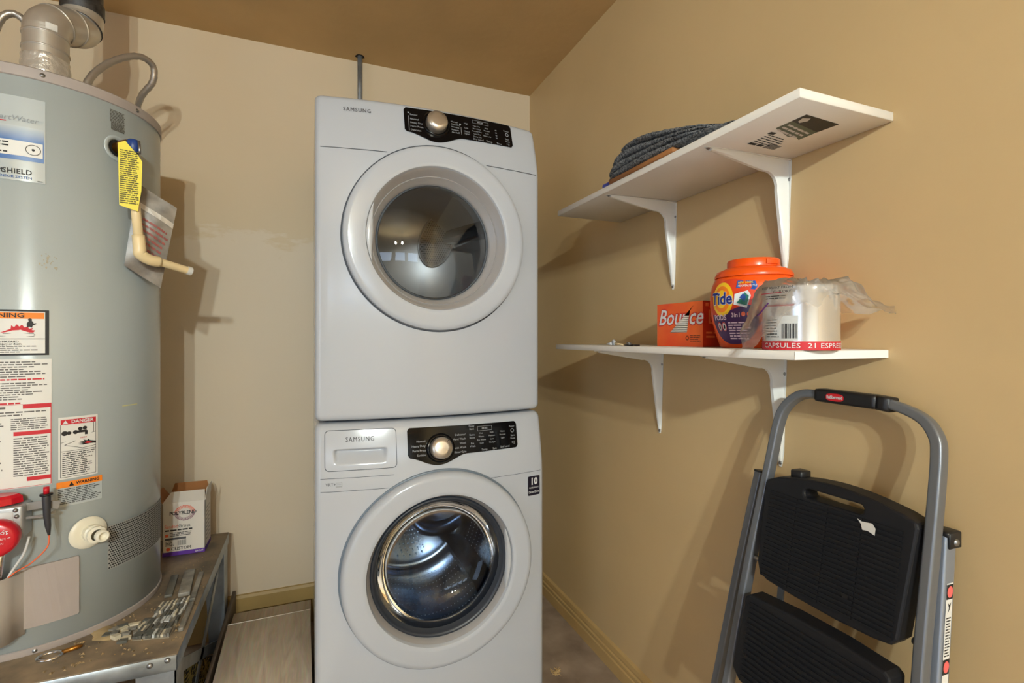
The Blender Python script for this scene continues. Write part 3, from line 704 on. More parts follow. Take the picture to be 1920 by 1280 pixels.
g = G(); fl = [(4, 1.226), (6, 1.23), (8, 1.235), (8.2, 1.243), (9.3, 1.2385), (10.3, 1.2455), (11.2, 1.24), (12.2, 1.2445), (13.2, 1.238), (14.4, 1.241), (14.8, 1.235), (16.3, 1.237), (15.8, 1.232), (17.2, 1.231), (16.4, 1.226)]
g.poly2(f1, [(arc(a), z) for a, z in fl]); g.disc2(f1, arc(-1.8), 1.2325, 0.012, seg=20, r_in=0.8); g.build('flame_print', PRINTR, wl)
# long instruction label
il = patch('instruction_label', LABEL, -24, 23.4, 0.858, 1.163, 0.0006, wh, 16)
g = G(); g.lines(f0, arc(-23), arc(22.3), 1.159, 1.119, 7, seed=11); g.lines(f0, arc(-23), arc(22.3), 1.109, 1.066, 8, seed=12)
g.lines(f0, arc(-23), arc(8), 1.052, 1.046, 1, h=0.8, seed=13); g.lines(f0, arc(-23), arc(22.5), 1.041, 1.028, 2, seed=14); g.lines(f0, arc(8), arc(22.5), 1.024, 0.995, 6, seed=15, ragged=0.1); g.lines(f0, arc(-23), arc(5.5), 1.022, 0.998, 4, seed=16)
g.lines(f0, arc(9), arc(22.5), 0.978, 0.885, 17, seed=17, ragged=0.12); g.lines(f0, arc(-23), arc(5.5), 0.976, 0.9, 9, seed=18); g.lines(f0, arc(-23), arc(5), 0.872, 0.866, 1, h=0.8, seed=19); g.lines(f0, arc(-23), arc(4), 0.988, 0.982, 1, h=0.8, seed=20)
g.build('label_print', mat('small_print', (96, 92, 90), 0.6), il)
g = G(); g.lines(f0, arc(-23), arc(22.5), 1.118, 1.112, 1, h=0.6, seed=21); g.lines(f0, arc(-23), arc(22.5), 1.062, 1.056, 1, h=0.6, seed=22)
for a, z in ((12.5, 1.0455), (9, 0.982), (14, 0.873)): g.quad2(f0, arc(a), arc(23.2), z, z+0.0095, 3)
for z in (0.86, 1.0555): g.quad2(f0, arc(-23), arc(23.2), z-0.0005, z+0.0005, 12)
g.quad2(f0, arc(23.0), arc(23.3), 0.86, 1.0555); g.build('red_print', PRINTR, il)
# danger label
dl = patch('danger_label', LABEL, 26.0, 42.9, 0.864, 1.017, 0.0006, wh, 8)
G().quad2(f0, arc(26.9), arc(42.0), 0.9985, 1.011, 6).build('red_strip', PRINTR, dl, True)
G().text(f1, 'DANGER', arc(36.0), 1.0047, 0.0108, bold=0.03, sx=1.0).poly2(f1, [(arc(27.6), 1.0), (arc(30), 1.0), (arc(28.8), 1.0095)]).build('label_print', PRINTW, dl)
g = G()
for a0, a1, z0, z1 in ((26.8, 27.0, 0.869, 0.9985), (41.9, 42.1, 0.869, 0.9985), (26.8, 42.1, 0.868, 0.869), (26.8, 42.1, 0.932, 0.933), (40.8, 41.0, 0.972, 0.9985)): g.quad2(f0, arc(a0), arc(a1), z0, z1, 4)
for px, pz, r in ((28.5, 0.977, 0.006), (30.3, 0.977, 0.0045), (33, 0.9775, 0.005), (35.0, 0.985, 0.0045), (37, 0.986, 0.0045)): g.disc2(f0, arc(px), pz, r, seg=12)
g.quad2(f0, arc(33), arc(37.8), 0.975, 0.981, 2); g.quad2(f0, arc(37), arc(38.2), 0.969, 0.979)
hand = [(42, 0.944), (39.5, 0.945), (36.5, 0.9435), (34.3, 0.9455), (36.3, 0.9465), (34, 0.949), (36.4, 0.9495), (34.6, 0.953), (37, 0.952), (36.3, 0.9565), (38, 0.9535), (38.6, 0.957), (39.2, 0.953), (42, 0.949)]
g.poly2(f0, [(arc(a), z) for a, z in hand])
for p, q in (((27, 0.954), (41.9, 0.974)), ((28.5, 0.948), (36, 0.936)), ((28.5, 0.948), (33, 0.956)), ((36, 0.936), (42, 0.939))): g.tube([f0(arc(p[0]), p[1]), f0(arc(q[0]), q[1])], 0.0005, 4)
g.lines(f0, arc(27.6), arc(41.4), 0.93, 0.872, 12, seed=31, h=0.4); g.build('label_print', PRINTK, dl)
g = G(); g.poly2(on_heat(0, 0.002), [(arc(a), z) for a, z in ((36.8, 0.948), (38, 0.9515), (40.2, 0.9475), (38.5, 0.9455))]); g.text(f1, 'HOT', arc(36.5), 0.962, 0.006); g.build('red_print', PRINTR, dl)
# orange warning label
ol = patch('caution_label', LABELC, 25.2, 45.0, 0.797, 0.858, 0.0006, wh, 8)
G().quad2(f0, arc(25.2), arc(45.0), 0.843, 0.858, 8).build('orange_strip', PRINTO, ol, True)
g = G().text(f1, 'WARNING', arc(38.4), 0.8505, 0.0098, bold=0.03); g.poly2(f1, [(arc(30.2), 0.8455), (arc(32.4), 0.8455), (arc(31.3), 0.8555)]); g.lines(f0, arc(25.8), arc(44.6), 0.841, 0.802, 9, seed=33, h=0.4); g.build('label_print', PRINTK, ol)
# stains and scratch
g = G(); R = random.Random(3)
for k in range(26):
    a = 22+R.gauss(0, 1.7); z = 1.402+R.gauss(0, 0.009); w = R.uniform(0.0006, 0.0024); g.disc2(on_heat(0, 0.0005), arc(a), z, w, w*R.uniform(0.5, 1.6), 7)
stuff(g.build('rust_specks', mat('rust_stain', (166, 158, 138), 0.6), wh))
G().quad2(on_heat(0, 0.0005), arc(56), arc(66), 1.028, 1.031, 4).build('yellow_scratch', mat('yellow_mark', (212, 208, 150), 0.5), wh)
bpy.data.objects['yellow_scratch'].data.transform(Matrix.Identity(4))
# relief valve
A = D2(53); nrm = Vector((math.sin(A), -math.cos(A), 0)); tg = Vector((math.cos(A), math.sin(A), 0)); UP = Vector((0, 0, 1)); VP = Vector(hp(HR, A, 1.719))
def radial(p, n=nrm, t=tg): return lambda r, a, h: tuple(p+n*h+t*(r*math.cos(a))+UP*(r*math.sin(a)))
rv = G().lathe([(0.034, 0.0008), (0.032, 0.003), (0.024, 0.003), (0.022, -0.004)], 28, radial(VP)).build('valve_collar', HEAT, wh, True)
G().lathe([(0.022, 0.0012), (0.0001, 0.0012)], 20, radial(VP)).build('valve_opening', mat('hole_dark', (20, 18, 18), 0.9), wh)
G().lathe([(0.0001, -0.002), (0.015, 0.0), (0.015, 0.02), (0.019, 0.022), (0.019, 0.042), (0.014, 0.05), (0.014, 0.06), (0.0001, 0.062)], 18, radial(VP)).build('relief_valve', BRASS, wh, True)
VE = VP+nrm*0.045
G().lathe([(0.0, 0.036), (0.012, 0.034), (0.016, 0.026), (0.016, 0.008), (0.012, 0.0)], 18, lambda r, a, h: tuple(VE+UP*(h-0.018)+nrm*(0.012+r*math.cos(a))+tg*(r*math.sin(a)))).build('valve_cap', BLUEP, wh, True)
G().tube([tuple(VE+UP*0.012+nrm*0.03), tuple(VE+nrm*0.033-UP*0.01), tuple(VE+nrm*0.033-UP*0.022)], 0.0035, 8).build('test_lever', SCREW, wh, True)
PA = VE-UP*0.012
p0 = Vector((PA.x, PA.y, PA.z)); p1 = Vector((-0.418, 1.572, 1.447)); p2 = Vector((-0.405, 1.585, 1.425)); p3 = Vector((-0.322, 1.66, 1.404))
pp = G().tube([p0, p0+(p1-p0)*0.5, p1], 0.0112, 14).build('discharge_pipe', PVC, wh, True)
G().tube(smooth_path([p1+(p0-p1).normalized()*0.035, p1, p1+Vector((0.001, 0.002, -0.014)), p2+Vector((0.006, 0.004, -0.004)), p2+(p3-p2).normalized()*0.03], 4), 0.0145, 14).build('elbow', PVC, pp, True)
G().tube([p2, p3], 0.0108, 14, False).build('outlet_pipe', PVC, pp, True)
G().tube([p3-(p3-p2).normalized()*0.012, p3+(p3-p2).normalized()*0.002], 0.0122, 14, False).build('pipe_lip', LABEL, pp, True)
# yellow tag hanging on the valve
fw_ = lambda s, t: (VE.x+0.006+s*0.93, VE.y-0.036+s*0.2, VE.z+t)
tg_o = [(-0.019, -0.165), (0.021, -0.176), (0.029, -0.12), (0.031, -0.045), (0.022, -0.03), (0.0, -0.005), (-0.006, 0.003), (-0.022, -0.006)]
tg_ = slab(fw_, lambda s, t: tuple(Vector(fw_(s, t))+Vector((0, 0.0008, 0))), tg_o, 'warning_tag', YELLOW, wh)
ft2 = lambda s, t: tuple(Vector(fw_(s, t))-Vector((0, 0.0012, 0)))
G().lines(ft2, -0.017, 0.024, -0.02, -0.16, 26, seed=41, ragged=0.15, h=0.5).build('tag_print', mat('tag_print_dark', (92, 84, 20), 0.6), tg_)
# document pouch behind the pipe
quadp = [Vector((-0.437, 1.625, 1.632)), Vector((-0.352, 1.65, 1.578)), Vector((-0.392, 1.655, 1.352)), Vector((-0.466, 1.622, 1.408))]
def pouch(s, t, off=0.0):
    p = (quadp[0]*(1-s)+quadp[1]*s)*(1-t)+(quadp[3]*(1-s)+quadp[2]*s)*t
    return tuple(p+Vector((0.35, -0.9, 0.1))*(off+0.006*math.sin(PI*s)*math.sin(PI*t)+0.0015*math.sin(9*s+7*t)))
g = G().quad2(lambda s, t: pouch(s, t, 0.0015), 0, 1, 0, 1, 8, 12); g.quad2(lambda s, t: pouch(s, t, -0.0015), 0, 1, 0, 1, 8, 12)
po = g.build('manual_pouch', mat('dirty_pouch', (158, 152, 142), 0.35, rgb2=(96, 88, 82), vscale=14), wh, True)
G().lines(lambda s, t: pouch(s, -t, 0.004), 0.25, 0.95, -0.33, -0.72, 6, h=0.4, seed=44).build('pouch_print', mat('pouch_red', (150, 78, 72), 0.6), po)
G().quad2(lambda s, t: pouch(s, t, 0.0038), 0.0, 1.0, 0.2, 0.26, 6, 1).build('pouch_fold', mat('pouch_fold', (190, 182, 170), 0.4), po)
# drain valve
A = D2(38.5); n2 = Vector((math.sin(A), -math.cos(A), 0)); t2 = Vector((math.cos(A), math.sin(A), 0)); P2 = Vector(hp(HR, A, 0.718))
dv = G().lathe([(0.040, 0.0008), (0.039, 0.004), (0.026, 0.005), (0.0001, 0.005)], 28, radial(P2, n2, t2)).build('drain_escutcheon', IVORY, wh, True)
autosmooth(G().lathe([(0.02, 0.005), (0.021, 0.015), (0.021, 0.021), (0.016, 0.024), (0.016, 0.03), (0.021, 0.032), (0.021, 0.04), (0.014, 0.042)], 10, radial(P2+t2*0.004, n2, t2)).build('drain_knob', IVORY, dv), 30)
G().lathe([(0.0145, 0.038), (0.0145, 0.052), (0.011, 0.054), (0.0085, 0.052), (0.0085, 0.044), (0.0001, 0.044)], 18, radial(P2+t2*0.012-UP*0.004, n2, t2)).build('drain_spout', IVORY, dv, True)
# perforated air screen
sc_ = G().quad2(on_heat(0, 0.0008), arc(47.8), arc(140), 0.604, 0.718, 40, 1).build('air_screen', mat('screen_metal', (176, 176, 172), 0.4, metal=0.3), wh, True)
g = G()
for j in range(19):
    for i in range(72):
        th = 48.6+i*1.26+(0.63 if j % 2 else 0); z = 0.608+j*0.0059
        if th < 138: g.disc2(on_heat(0, 0.0014), arc(th), z, 0.0023, seg=6)
stuff(g.build('screen_holes', mat('screen_hole', (28, 26, 24), 0.8), sc_))
# burner access panel and cover
ap = slab(on_heat(0, 0.006), on_heat(0, -0.002), [(arc(8), 0.5235)] + [(arc(8+26*k/8), 0.5235) for k in range(1, 8)] + rrect(arc(30), arc(34.3), 0.5235, 0.668, 0.004, 3)[12:] + rrect(arc(30), arc(34.3), 0.5235, 0.668, 0.004, 3)[:4] + [(arc(34-26*k/8), 0.668) for k in range(1, 9)], 'access_panel', HGREY, wh)
cv = G(); cc = Vector(hp(HR, D2(0), 0)); cn = Vector((math.sin(D2(0)), -math.cos(D2(0)), 0)); ct = Vector((math.cos(D2(0)), math.sin(D2(0)), 0))
sec = [(-0.062, -0.004)] + [(0.05*math.cos(PI-PI*k/14)*1.05, 0.012+0.052*math.sin(PI*k/14)) for k in range(15)] + [(0.062, -0.004)]
secs = [(a, b-0.0025 if 0 < i < len(sec)-1 else b) for i, (a, b) in enumerate(sec)]
v = []
for z in (0.512, 0.664):
    for a, b in sec: v.append(tuple(cc+ct*a+cn*b+UP*z))
for z in (0.512, 0.664):
    for a, b in sec: v.append(tuple(cc+ct*(a*0.95)+cn*(b-0.003)+UP*z))
n = len(sec); f = []
for i in range(n-1):
    f += [(i, i+1, n+i+1, n+i), (2*n+i, 3*n+i, 3*n+i+1, 2*n+i+1), (n+i, n+i+1, 3*n+i+1, 3*n+i)]
f.append(tuple(range(n)))
mesh('burner_cover', v, f, mat('cover_grey', (176, 168, 160), 0.45), wh, True)
# gas control
A = D2(6); gn = Vector((math.sin(A), -math.cos(A), 0)); gt = Vector((math.cos(A), math.sin(A), 0)); GP = Vector(hp(HR, A, 0.785))
MG = Matrix((( gt.x, gn.x, 0, GP.x), (gt.y, gn.y, 0, GP.y), (0, 0, 1, GP.z), (0, 0, 0, 1)))
gc = rbox('gas_control', (-0.075, -0.002, -0.032), (0.047, 0.055, 0.045), GREYP, wh, 0.006, 3, MG)
rbox('control_plate', (-0.05, 0.0545, 0.008), (0.03, 0.0565, 0.034), mat('control_label', (196, 198, 200), 0.4), gc, 0.001, 1, MG)
for q in ((0.034, 0.036), (0.036, 0.022), (0.036, -0.01), (0.038, -0.024)):
    G().lathe([(0.0, 0.003), (0.004, 0.002), (0.005, 0.0)], 10, lambda r, a, h: tuple(MG @ Vector((q[0]+r*math.cos(a), 0.055+h, q[1]+r*math.sin(a))))).build('screw', SCREW, gc, True)
G().lathe([(0.0, 0.02), (0.03, 0.02), (0.036, 0.014), (0.037, 0.0), (0.0, 0.0)], 9, lambda r, a, h: tuple(MG @ Vector((-0.002+r*(1+0.12*math.cos(6*a))*math.cos(a), 0.028+r*0.75*math.sin(a), 0.048+h)))).build('pilot_knob', REDP, gc)
dk = G().lathe([(0.04, 0.0), (0.042, 0.01), (0.04, 0.026), (0.034, 0.03), (0.02, 0.031), (0.0, 0.031)], 28, lambda r, a, h: tuple(MG @ Vector((0.005+r*math.cos(a), 0.055+h, -0.018+r*math.sin(a))))).build('temperature_dial', REDP, gc, True)
fdial = lambda s, t: tuple(MG @ Vector((0.005+s, 0.0875, -0.018+t)))
g = G(); g.text(fdial, 'HOT', 0.017, 0.015, 0.009, bold=0.02); g.text(fdial, 'WARM', 0.012, 0.002, 0.007); g.text(fdial, 'VACATION', 0.004, -0.008, 0.006)
for k in range(9): a = 0.2+k*0.33; g.poly2(fdial, [(0.031*math.cos(a-0.03), 0.031*math.sin(a-0.03)-0.002), (0.031*math.cos(a+0.03), 0.031*math.sin(a+0.03)-0.002), (0.025*math.cos(a), 0.025*math.sin(a)-0.002)])
g.build('dial_print', PRINTW, dk)
# igniter with bracket and wires
def gp(x, y, z): return tuple(MG @ Vector((x, y, z)))
G().tube([gp(0.047, 0.035, 0.036), gp(0.075, 0.035, 0.038), gp(0.104, 0.03, 0.03)], 1.0, section=[(0.009, 0.001), (-0.009, 0.001), (-0.009, -0.001), (0.009, -0.001)]).build('igniter_bracket', SCREW, gc)
G().tube([gp(0.047, 0.04, 0.012), gp(0.078, 0.04, 0.012), gp(0.097, 0.03, 0.016)], 1.0, section=[(0.003, 0.001), (-0.003, 0.001), (-0.003, -0.001), (0.003, -0.001)]).build('igniter_clip', SCREW, gc)
ig = G().tube([gp(0.084, 0.044, 0.062), gp(0.084, 0.044, 0.056), gp(0.085, 0.044, 0.014), gp(0.087, 0.044, -0.012), gp(0.089, 0.044, -0.034)], [0.0075, 0.008, 0.0068, 0.0058, 0.0025], 14).build('igniter', mat('igniter_black', (52, 52, 56), 0.4), gc, True)
G().tube([gp(0.084, 0.044, 0.06), gp(0.084, 0.044, 0.064)], 0.012, 18).build('igniter_flange', BLKP, ig, True)
G().tube([gp(0.084, 0.044, 0.064), gp(0.084, 0.044, 0.08)], 0.0056, 14).build('igniter_button', REDP, ig, True)
G().tube(smooth_path([gp(0.089, 0.044, -0.033), gp(0.087, 0.05, -0.06), gp(0.06, 0.052, -0.09), gp(0.026, 0.04, -0.112), gp(-0.012, 0.026, -0.15)], 5), 0.0016, 6).build('igniter_wire', mat('orange_wire', (226, 106, 60), 0.5), gc, True)
G().tube([gp(0.008, 0.04, -0.03), gp(0.0, 0.038, -0.1), gp(-0.008, 0.03, -0.17)], 0.0085, 12).build('gas_tube', CHROME, gc, True)
G().tube(smooth_path([gp(0.05, 0.03, -0.035), gp(0.043, 0.038, -0.07), gp(0.018, 0.034, -0.115), gp(-0.004, 0.026, -0.16)], 5), 0.0028, 8).build('pilot_tube', mat('pale_tube', (208, 208, 206), 0.3), gc, True)
G().tube(smooth_path([gp(-0.03, 0.04, -0.06), gp(-0.028, 0.045, -0.1), gp(-0.03, 0.04, -0.165)], 5), 0.002, 6).build('sensor_wire', mat('copper_wire', (190, 110, 70), 0.4), gc, True)

# flue pipe
fl = thing('flue_pipe', 'galvanised vent duct rising from the top of the water heater', 'duct', (HX, HY, 1.866))
G().lathe([(0.056, 1.8665), (0.0535, 1.90), (0.0525, 1.94), (0.0535, 1.965), (0.0515, 1.985), (0.0522, 1.991), (0.0508, 1.994)], 40, lambda r, a, h: (HX+(r+0.0012*math.sin(7*a+h*90))*math.cos(a), HY+(r+0.0012*math.sin(5*a+h*140))*math.sin(a), h+0.003*math.sin(4*a))).build('foil_collar', FOIL, fl, True)
G().tube([(HX, HY, 1.9), (HX, HY, 2.075)], 0.05, 36, False).build('duct', DUCT, fl, True)
for z in (2.015, 2.055): G().tube([(HX, HY, z-0.002), (HX, HY, z+0.002)], 0.0522, 36).build('duct_bead', DUCT, fl, True)
bend = smooth_path([(HX, HY, 2.06), (HX+0.004, HY+0.006, 2.09), (HX+0.016, HY+0.035, 2.116), (HX+0.03, HY+0.068, 2.13), (HX+0.04, HY+0.098, 2.145), (HX+0.043, HY+0.112, 2.175), (HX+0.043, HY+0.115, 2.2)], 5)
el = G().tube(bend, 0.0505, 36, False).build('elbow', DUCT, fl, True)
for k in (8, 15, 22):
    d = (bend[k+1]-bend[k-1]).normalized(); G().tube([bend[k]-d*0.002, bend[k]+d*0.002], 0.0528, 36).build('elbow_seam', DUCT if k < 20 else DUCTD, el, True)
G().quad2(lambda s, t: (HX+0.0512*math.sin(s), HY-0.0512*math.cos(s), t), 0.35, 0.85, 2.06, 2.078, 5, 1).build('duct_sticker', LABEL, fl, True)
EX, EY = HX+0.043, HY+0.115
G().tube([(EX, EY, 2.19), (EX, EY, ZC-0.0005)], 0.0495, 36, False).build('riser', DUCTD, fl, True)
autosmooth(G().tube([(EX, EY, 2.2), (EX, EY, 2.235)], 0.0535, 36).build('riser_band', DUCTD, fl), 40)
# flexible water lines
def flex_line(name, pts, label):
    P = smooth_path(pts, 7); t = thing(name, label, 'hose', tuple(pts[0]), 'flexible water lines')
    rr = [0.0098+0.0007*math.sin(i*2.4) for i in range(len(P))]
    G().tube(P, rr, 14).build('hose', FLEX, t, True)
    d = (P[1]-P[0]).normalized(); G().tube([P[0], P[0]+d*0.03], 0.0135, 6).build('hex_nut', BRASS, t)
flex_line('water_connector', [(-0.622, 1.815, 1.866), (-0.618, 1.815, 1.93), (-0.601, 1.83, 1.995), (-0.561, 1.87, 2.066), (-0.511, 1.91, 2.11), (-0.482, 1.945, 2.104), (-0.487, 1.965, 2.06), (-0.525, 1.99, 2.015), (-0.55, 2.03, 1.96), (-0.56, 2.08, 1.86), (-0.56, 2.15, 1.78), (-0.56, 2.297, 1.76)], 'right curved steel water line arching over the heater top')
flex_line('water_connector', [(-0.735, 1.895, 1.866), (-0.74, 1.895, 1.96), (-0.755, 1.885, 2.09), (-0.785, 1.875, 2.146), (-0.815, 1.87, 2.145), (-0.838, 1.87, 2.1), (-0.86, 1.88, 2.0), (-0.87, 1.95, 1.92), (-0.87, 2.1, 1.86), (-0.87, 2.297, 1.84)], 'left curved steel water line beside the vent duct')

# ------------------------------------------------------------------ things on the stand
bx0, bx1, by0, by1, bz0, bz1 = -0.476, -0.349, 2.032, 2.135, SZ+0.0005, 0.64
CARW = mat('white_carton', (214, 208, 200), 0.55, var=0.02)
gb = thing('grout_box', 'small open white carton with purple base beside the heater', 'box', ((bx0+bx1)/2, (by0+by1)/2, bz0))
g = G(); t = 0.0015
g.box((bx0, by0, bz0), (bx1, by1, bz0+t)); g.box((bx0, by0, bz0), (bx1, by0+t, bz1)); g.box((bx0, by1-t, bz0), (bx1, by1, bz1)); g.box((bx0, by0, bz0), (bx0+t, by1, bz1)); g.box((bx1-t, by0, bz0), (bx1, by1, bz1))
g.build('carton', CARW, gb)
def flap(p, q, tip, m=CARW):
    p, q, d = Vector(p), Vector(q), Vector(tip); n_ = (q-p).cross(d).normalized()*0.0012; a = [p, q, q+d*1.0-(q-p)*0.1, p+d+(q-p)*0.1]
    mesh('flap', [tuple(x) for x in a]+[tuple(x+n_) for x in a], [(0, 1, 2, 3), (4, 5, 6, 7), (0, 1, 5, 4), (1, 2, 6, 5), (2, 3, 7, 6), (3, 0, 4, 7)], m, gb)
flap((bx0, by0, bz1), (bx1, by0, bz1), (0.006, 0.036, 0.028)); flap((bx1, by0, bz1), (bx1, by1, bz1), (0.004, 0, 0.042)); flap((bx0, by1, bz1), (bx1, by1, bz1), (0, 0.012, 0.04), CARD); flap((bx0, by0, bz1), (bx0, by1, bz1), (-0.02, 0, 0.035), CARD)
ff = lambda s, t_: (bx0+s, by0-0.0006, bz0+t_); ff2 = lambda s, t_: (bx0+s, by0-0.0012, bz0+t_)
W_ = bx1-bx0
G().quad2(ff, 0, W_, 0.0, 0.014).quad2(lambda s, t_: (bx1+0.0006, by0+s, bz0+t_), 0, by1-by0, 0, 0.016).build('purple_base', PRINTP, gb)
g = G(); gp_ = G()
for k in range(44):
    a = 2*PI*k/44; tgt = g if 0.02 < a < PI-0.02 else gp_
    tgt.poly2(ff, [(0.066+0.018*math.cos(a-0.02), 0.145+0.016*math.sin(a-0.02)), (0.066+0.031*math.cos(a-0.045), 0.145+0.027*math.sin(a-0.045)), (0.066+0.031*math.cos(a+0.045), 0.145+0.027*math.sin(a+0.045)), (0.066+0.018*math.cos(a+0.02), 0.145+0.016*math.sin(a+0.02))])
g.text(ff, 'Sanded', 0.006, 0.101, 0.0165, 'LEFT', sx=0.85); g.quad2(ff, 0.008, 0.018, 0.066, 0.076); g.disc2(ff, 0.017, 0.0235, 0.006, seg=12)
g.build('carton_print', mat('coral_print', (226, 96, 62), 0.6), gb); gp_.build('sunburst_print', mat('plum_print', (120, 64, 96), 0.6), gb)
g = G().text(ff2, 'POLYBLEND', 0.061, 0.1455, 0.0165, bold=0.025, sx=0.88); g.text(ff, 'Grout', 0.047, 0.101, 0.0165, 'LEFT', sx=0.85); g.lines(ff, 0.008, 0.1, 0.092, 0.084, 1, h=0.6, seed=50); g.lines(ff, 0.022, 0.09, 0.081, 0.066, 3, seed=51)
g.text(ff, 'CUSTOM', 0.026, 0.0235, 0.0145, 'LEFT', bold=0.03); g.lines(ff, 0.009, 0.035, 0.052, 0.034, 4, seed=52)
for k in range(12): g.quad2(ff, 0.045+k*0.0022, 0.045+k*0.0022+(0.0008 if k % 3 else 0.0014), 0.034, 0.052)
g.build('carton_lettering', PRINTK, gb); G().quad2(ff, 0.008, 0.07, 0.055, 0.062).build('grey_bar', PRINTG, gb)
g = G().text(ff2, 'GROUT', 0.122, 0.0068, 0.0075, 'RIGHT', bold=0.02); g.build('base_lettering', PRINTW, gb)
G().lines(lambda s, t_: (bx1+0.0006, by0+s, bz0+t_), 0.02, 0.09, 0.155, 0.03, 9, h=0.3, seed=53).build('side_print', mat('carton_grey_print', (140, 134, 130), 0.6), gb)

TILEM = [mat('tile_grey', (150, 146, 136), 0.4, rgb2=(104, 102, 96), vscale=30), mat('tile_cream', (206, 196, 172), 0.5, var=0.1, vscale=40), mat('tile_dark', (92, 92, 86), 0.4, var=0.15, vscale=40), mat('tile_white', (200, 202, 200), 0.35, var=0.08, vscale=40)]
def bar(p, q, w, h, m, label):
    p, q = Vector(p), Vector(q); d = (q-p); L = d.length; a = math.atan2(d.y, d.x); M = Matrix.Translation(p) @ Matrix.Rotation(a, 4, 'Z')
    return tag(rbox('tile_strip', (0, -w/2, 0), (L, w/2, h), m, None, 0.002, 2, M), label, 'tile', 'tile trim strips on the stand')
zs_ = SZ+0.0006
bar((-0.345, 1.70, zs_), (-0.362, 1.865, zs_), 0.03, 0.012, TILEM[0], 'wide grey tile trim strip lying nearest the grout carton')
bar((-0.386, 1.71, zs_), (-0.40, 1.85, zs_), 0.02, 0.008, TILEM[2], 'thin dark tile trim strip lying against the heater base')
bar((-0.317, 1.66, zs_), (-0.326, 1.84, zs_), 0.014, 0.009, TILEM[0], 'narrow grey tile trim strip along the stand edge')
bar((-0.312, 1.50, zs_), (-0.314, 1.64, zs_), 0.012, 0.01, TILEM[0], 'short grey tile trim strip at the stand corner')
# mosaic sheets with individual tiles
def mosaic(name, label, corners, nx, ny, seed, z, th=0.008):
    R = random.Random(seed); c = [Vector(q) for q in corners]; ctr = sum(c, Vector((0, 0)))/4
    t = thing(name, label, 'tile', (ctr.x, ctr.y, z), 'mosaic offcuts on the stand')
    mesh('backing_mesh', [(q.x, q.y, z) for q in c]+[(q.x, q.y, z+0.002) for q in c], [(0, 1, 2, 3), (4, 5, 6, 7), (0, 1, 5, 4), (1, 2, 6, 5), (2, 3, 7, 6), (3, 0, 4, 7)], mat('mesh_backing', (150, 140, 122), 0.8, var=0.1), t)
    for i in range(nx):
        for j in range(ny):
            if R.random() < 0.1: continue
            def P(s, u): return (c[0]*(1-s)+c[1]*s)*(1-u)+(c[3]*(1-s)+c[2]*s)*u
            e = 0.06/1; s0, s1 = (i+e)/nx, (i+1-e)/nx; u0, u1 = (j+e)/ny, (j+1-e)/ny; off = R.uniform(-0.2, 0.2)/ny
            hh = th*R.uniform(0.75, 1.2); v = []
            for zz in (z+0.002, z+0.002+hh):
                for s, u in ((s0, u0+off), (s1, u0+off), (s1, u1+off), (s0, u1+off)): p = P(s, u); v.append((p.x, p.y, zz+R.uniform(-0.0008, 0.0008)))
            mesh('mosaic_tile', v, [(0, 3, 2, 1), (4, 5, 6, 7), (0, 1, 5, 4), (1, 2, 6, 5), (2, 3, 7, 6), (3, 0, 4, 7)], R.choice(TILEM), t)
    return t
mosaic('mosaic_sheet', 'broken mosaic tile sheet lying across the stand corner', [(-0.332, 1.48), (-0.324, 1.675), (-0.39, 1.668), (-0.415, 1.50)], 6, 12, 5, zs_)
# broken mosaic medallion: ring of stone pieces
R = random.Random(9); md = thing('mosaic_medallion', 'broken round stone mosaic medallion at the front of the stand', 'tile', (-0.425, 1.545, zs_), 'mosaic offcuts on the stand')
for ring, (r0, r1, n_) in enumerate(((0.012, 0.028, 5), (0.03, 0.045, 9), (0.047, 0.062, 13))):
    for k in range(n_):
        if R.random() < 0.22: continue
        a0 = 2*PI*k/n_+R.uniform(-0.1, 0.1); a1 = a0+2*PI/n_*R.uniform(0.7, 0.95); hh = R.uniform(0.005, 0.01); v = []
        for zz in (zs_, zs_+hh):
            for r, a in ((r0, a0), (r1, a0), (r1, a1), (r0, a1)): v.append((-0.425+r*math.cos(a)*1.05, 1.545+r*math.sin(a)*0.8, zz+R.uniform(-0.0006, 0.0006)*(zz > zs_)))
        mesh('stone_piece', v, [(0, 3, 2, 1), (4, 5, 6, 7), (0, 1, 5, 4), (1, 2, 6, 5), (2, 3, 7, 6), (3, 0, 4, 7)], R.choice(TILEM[:2] if ring != 2 else [TILEM[2], TILEM[0], TILEM[2]]), md)
# crumbs of grout and dirt
g = G(); R = random.Random(21)
for k in range(420):
    x = R.uniform(-0.56, -0.303); y = R.uniform(1.42, 2.0)
    if (x-HX)**2+(y-HY)**2 < 0.275**2 or (x > -0.49 and y > 1.99): continue
    s = R.uniform(0.0008, 0.0035)*(1.6 if y < 1.66 else 0.8); z = zs_; a = R.uniform(0, 3)
    g.add([(x+s*math.cos(a+q*2.1), y+s*math.sin(a+q*2.1), z) for q in range(3)]+[(x, y, z+s*0.8)], [(0, 1, 3), (1, 2, 3), (2, 0, 3), (0, 2, 1)])
cr = stuff(g.build('grout_crumbs', mat('crumb_tan', (176, 150, 108), 0.9, rgb2=(110, 92, 66), vscale=50))); tag(cr, 'loose grout crumbs and dirt scattered on the stand top', 'debris')
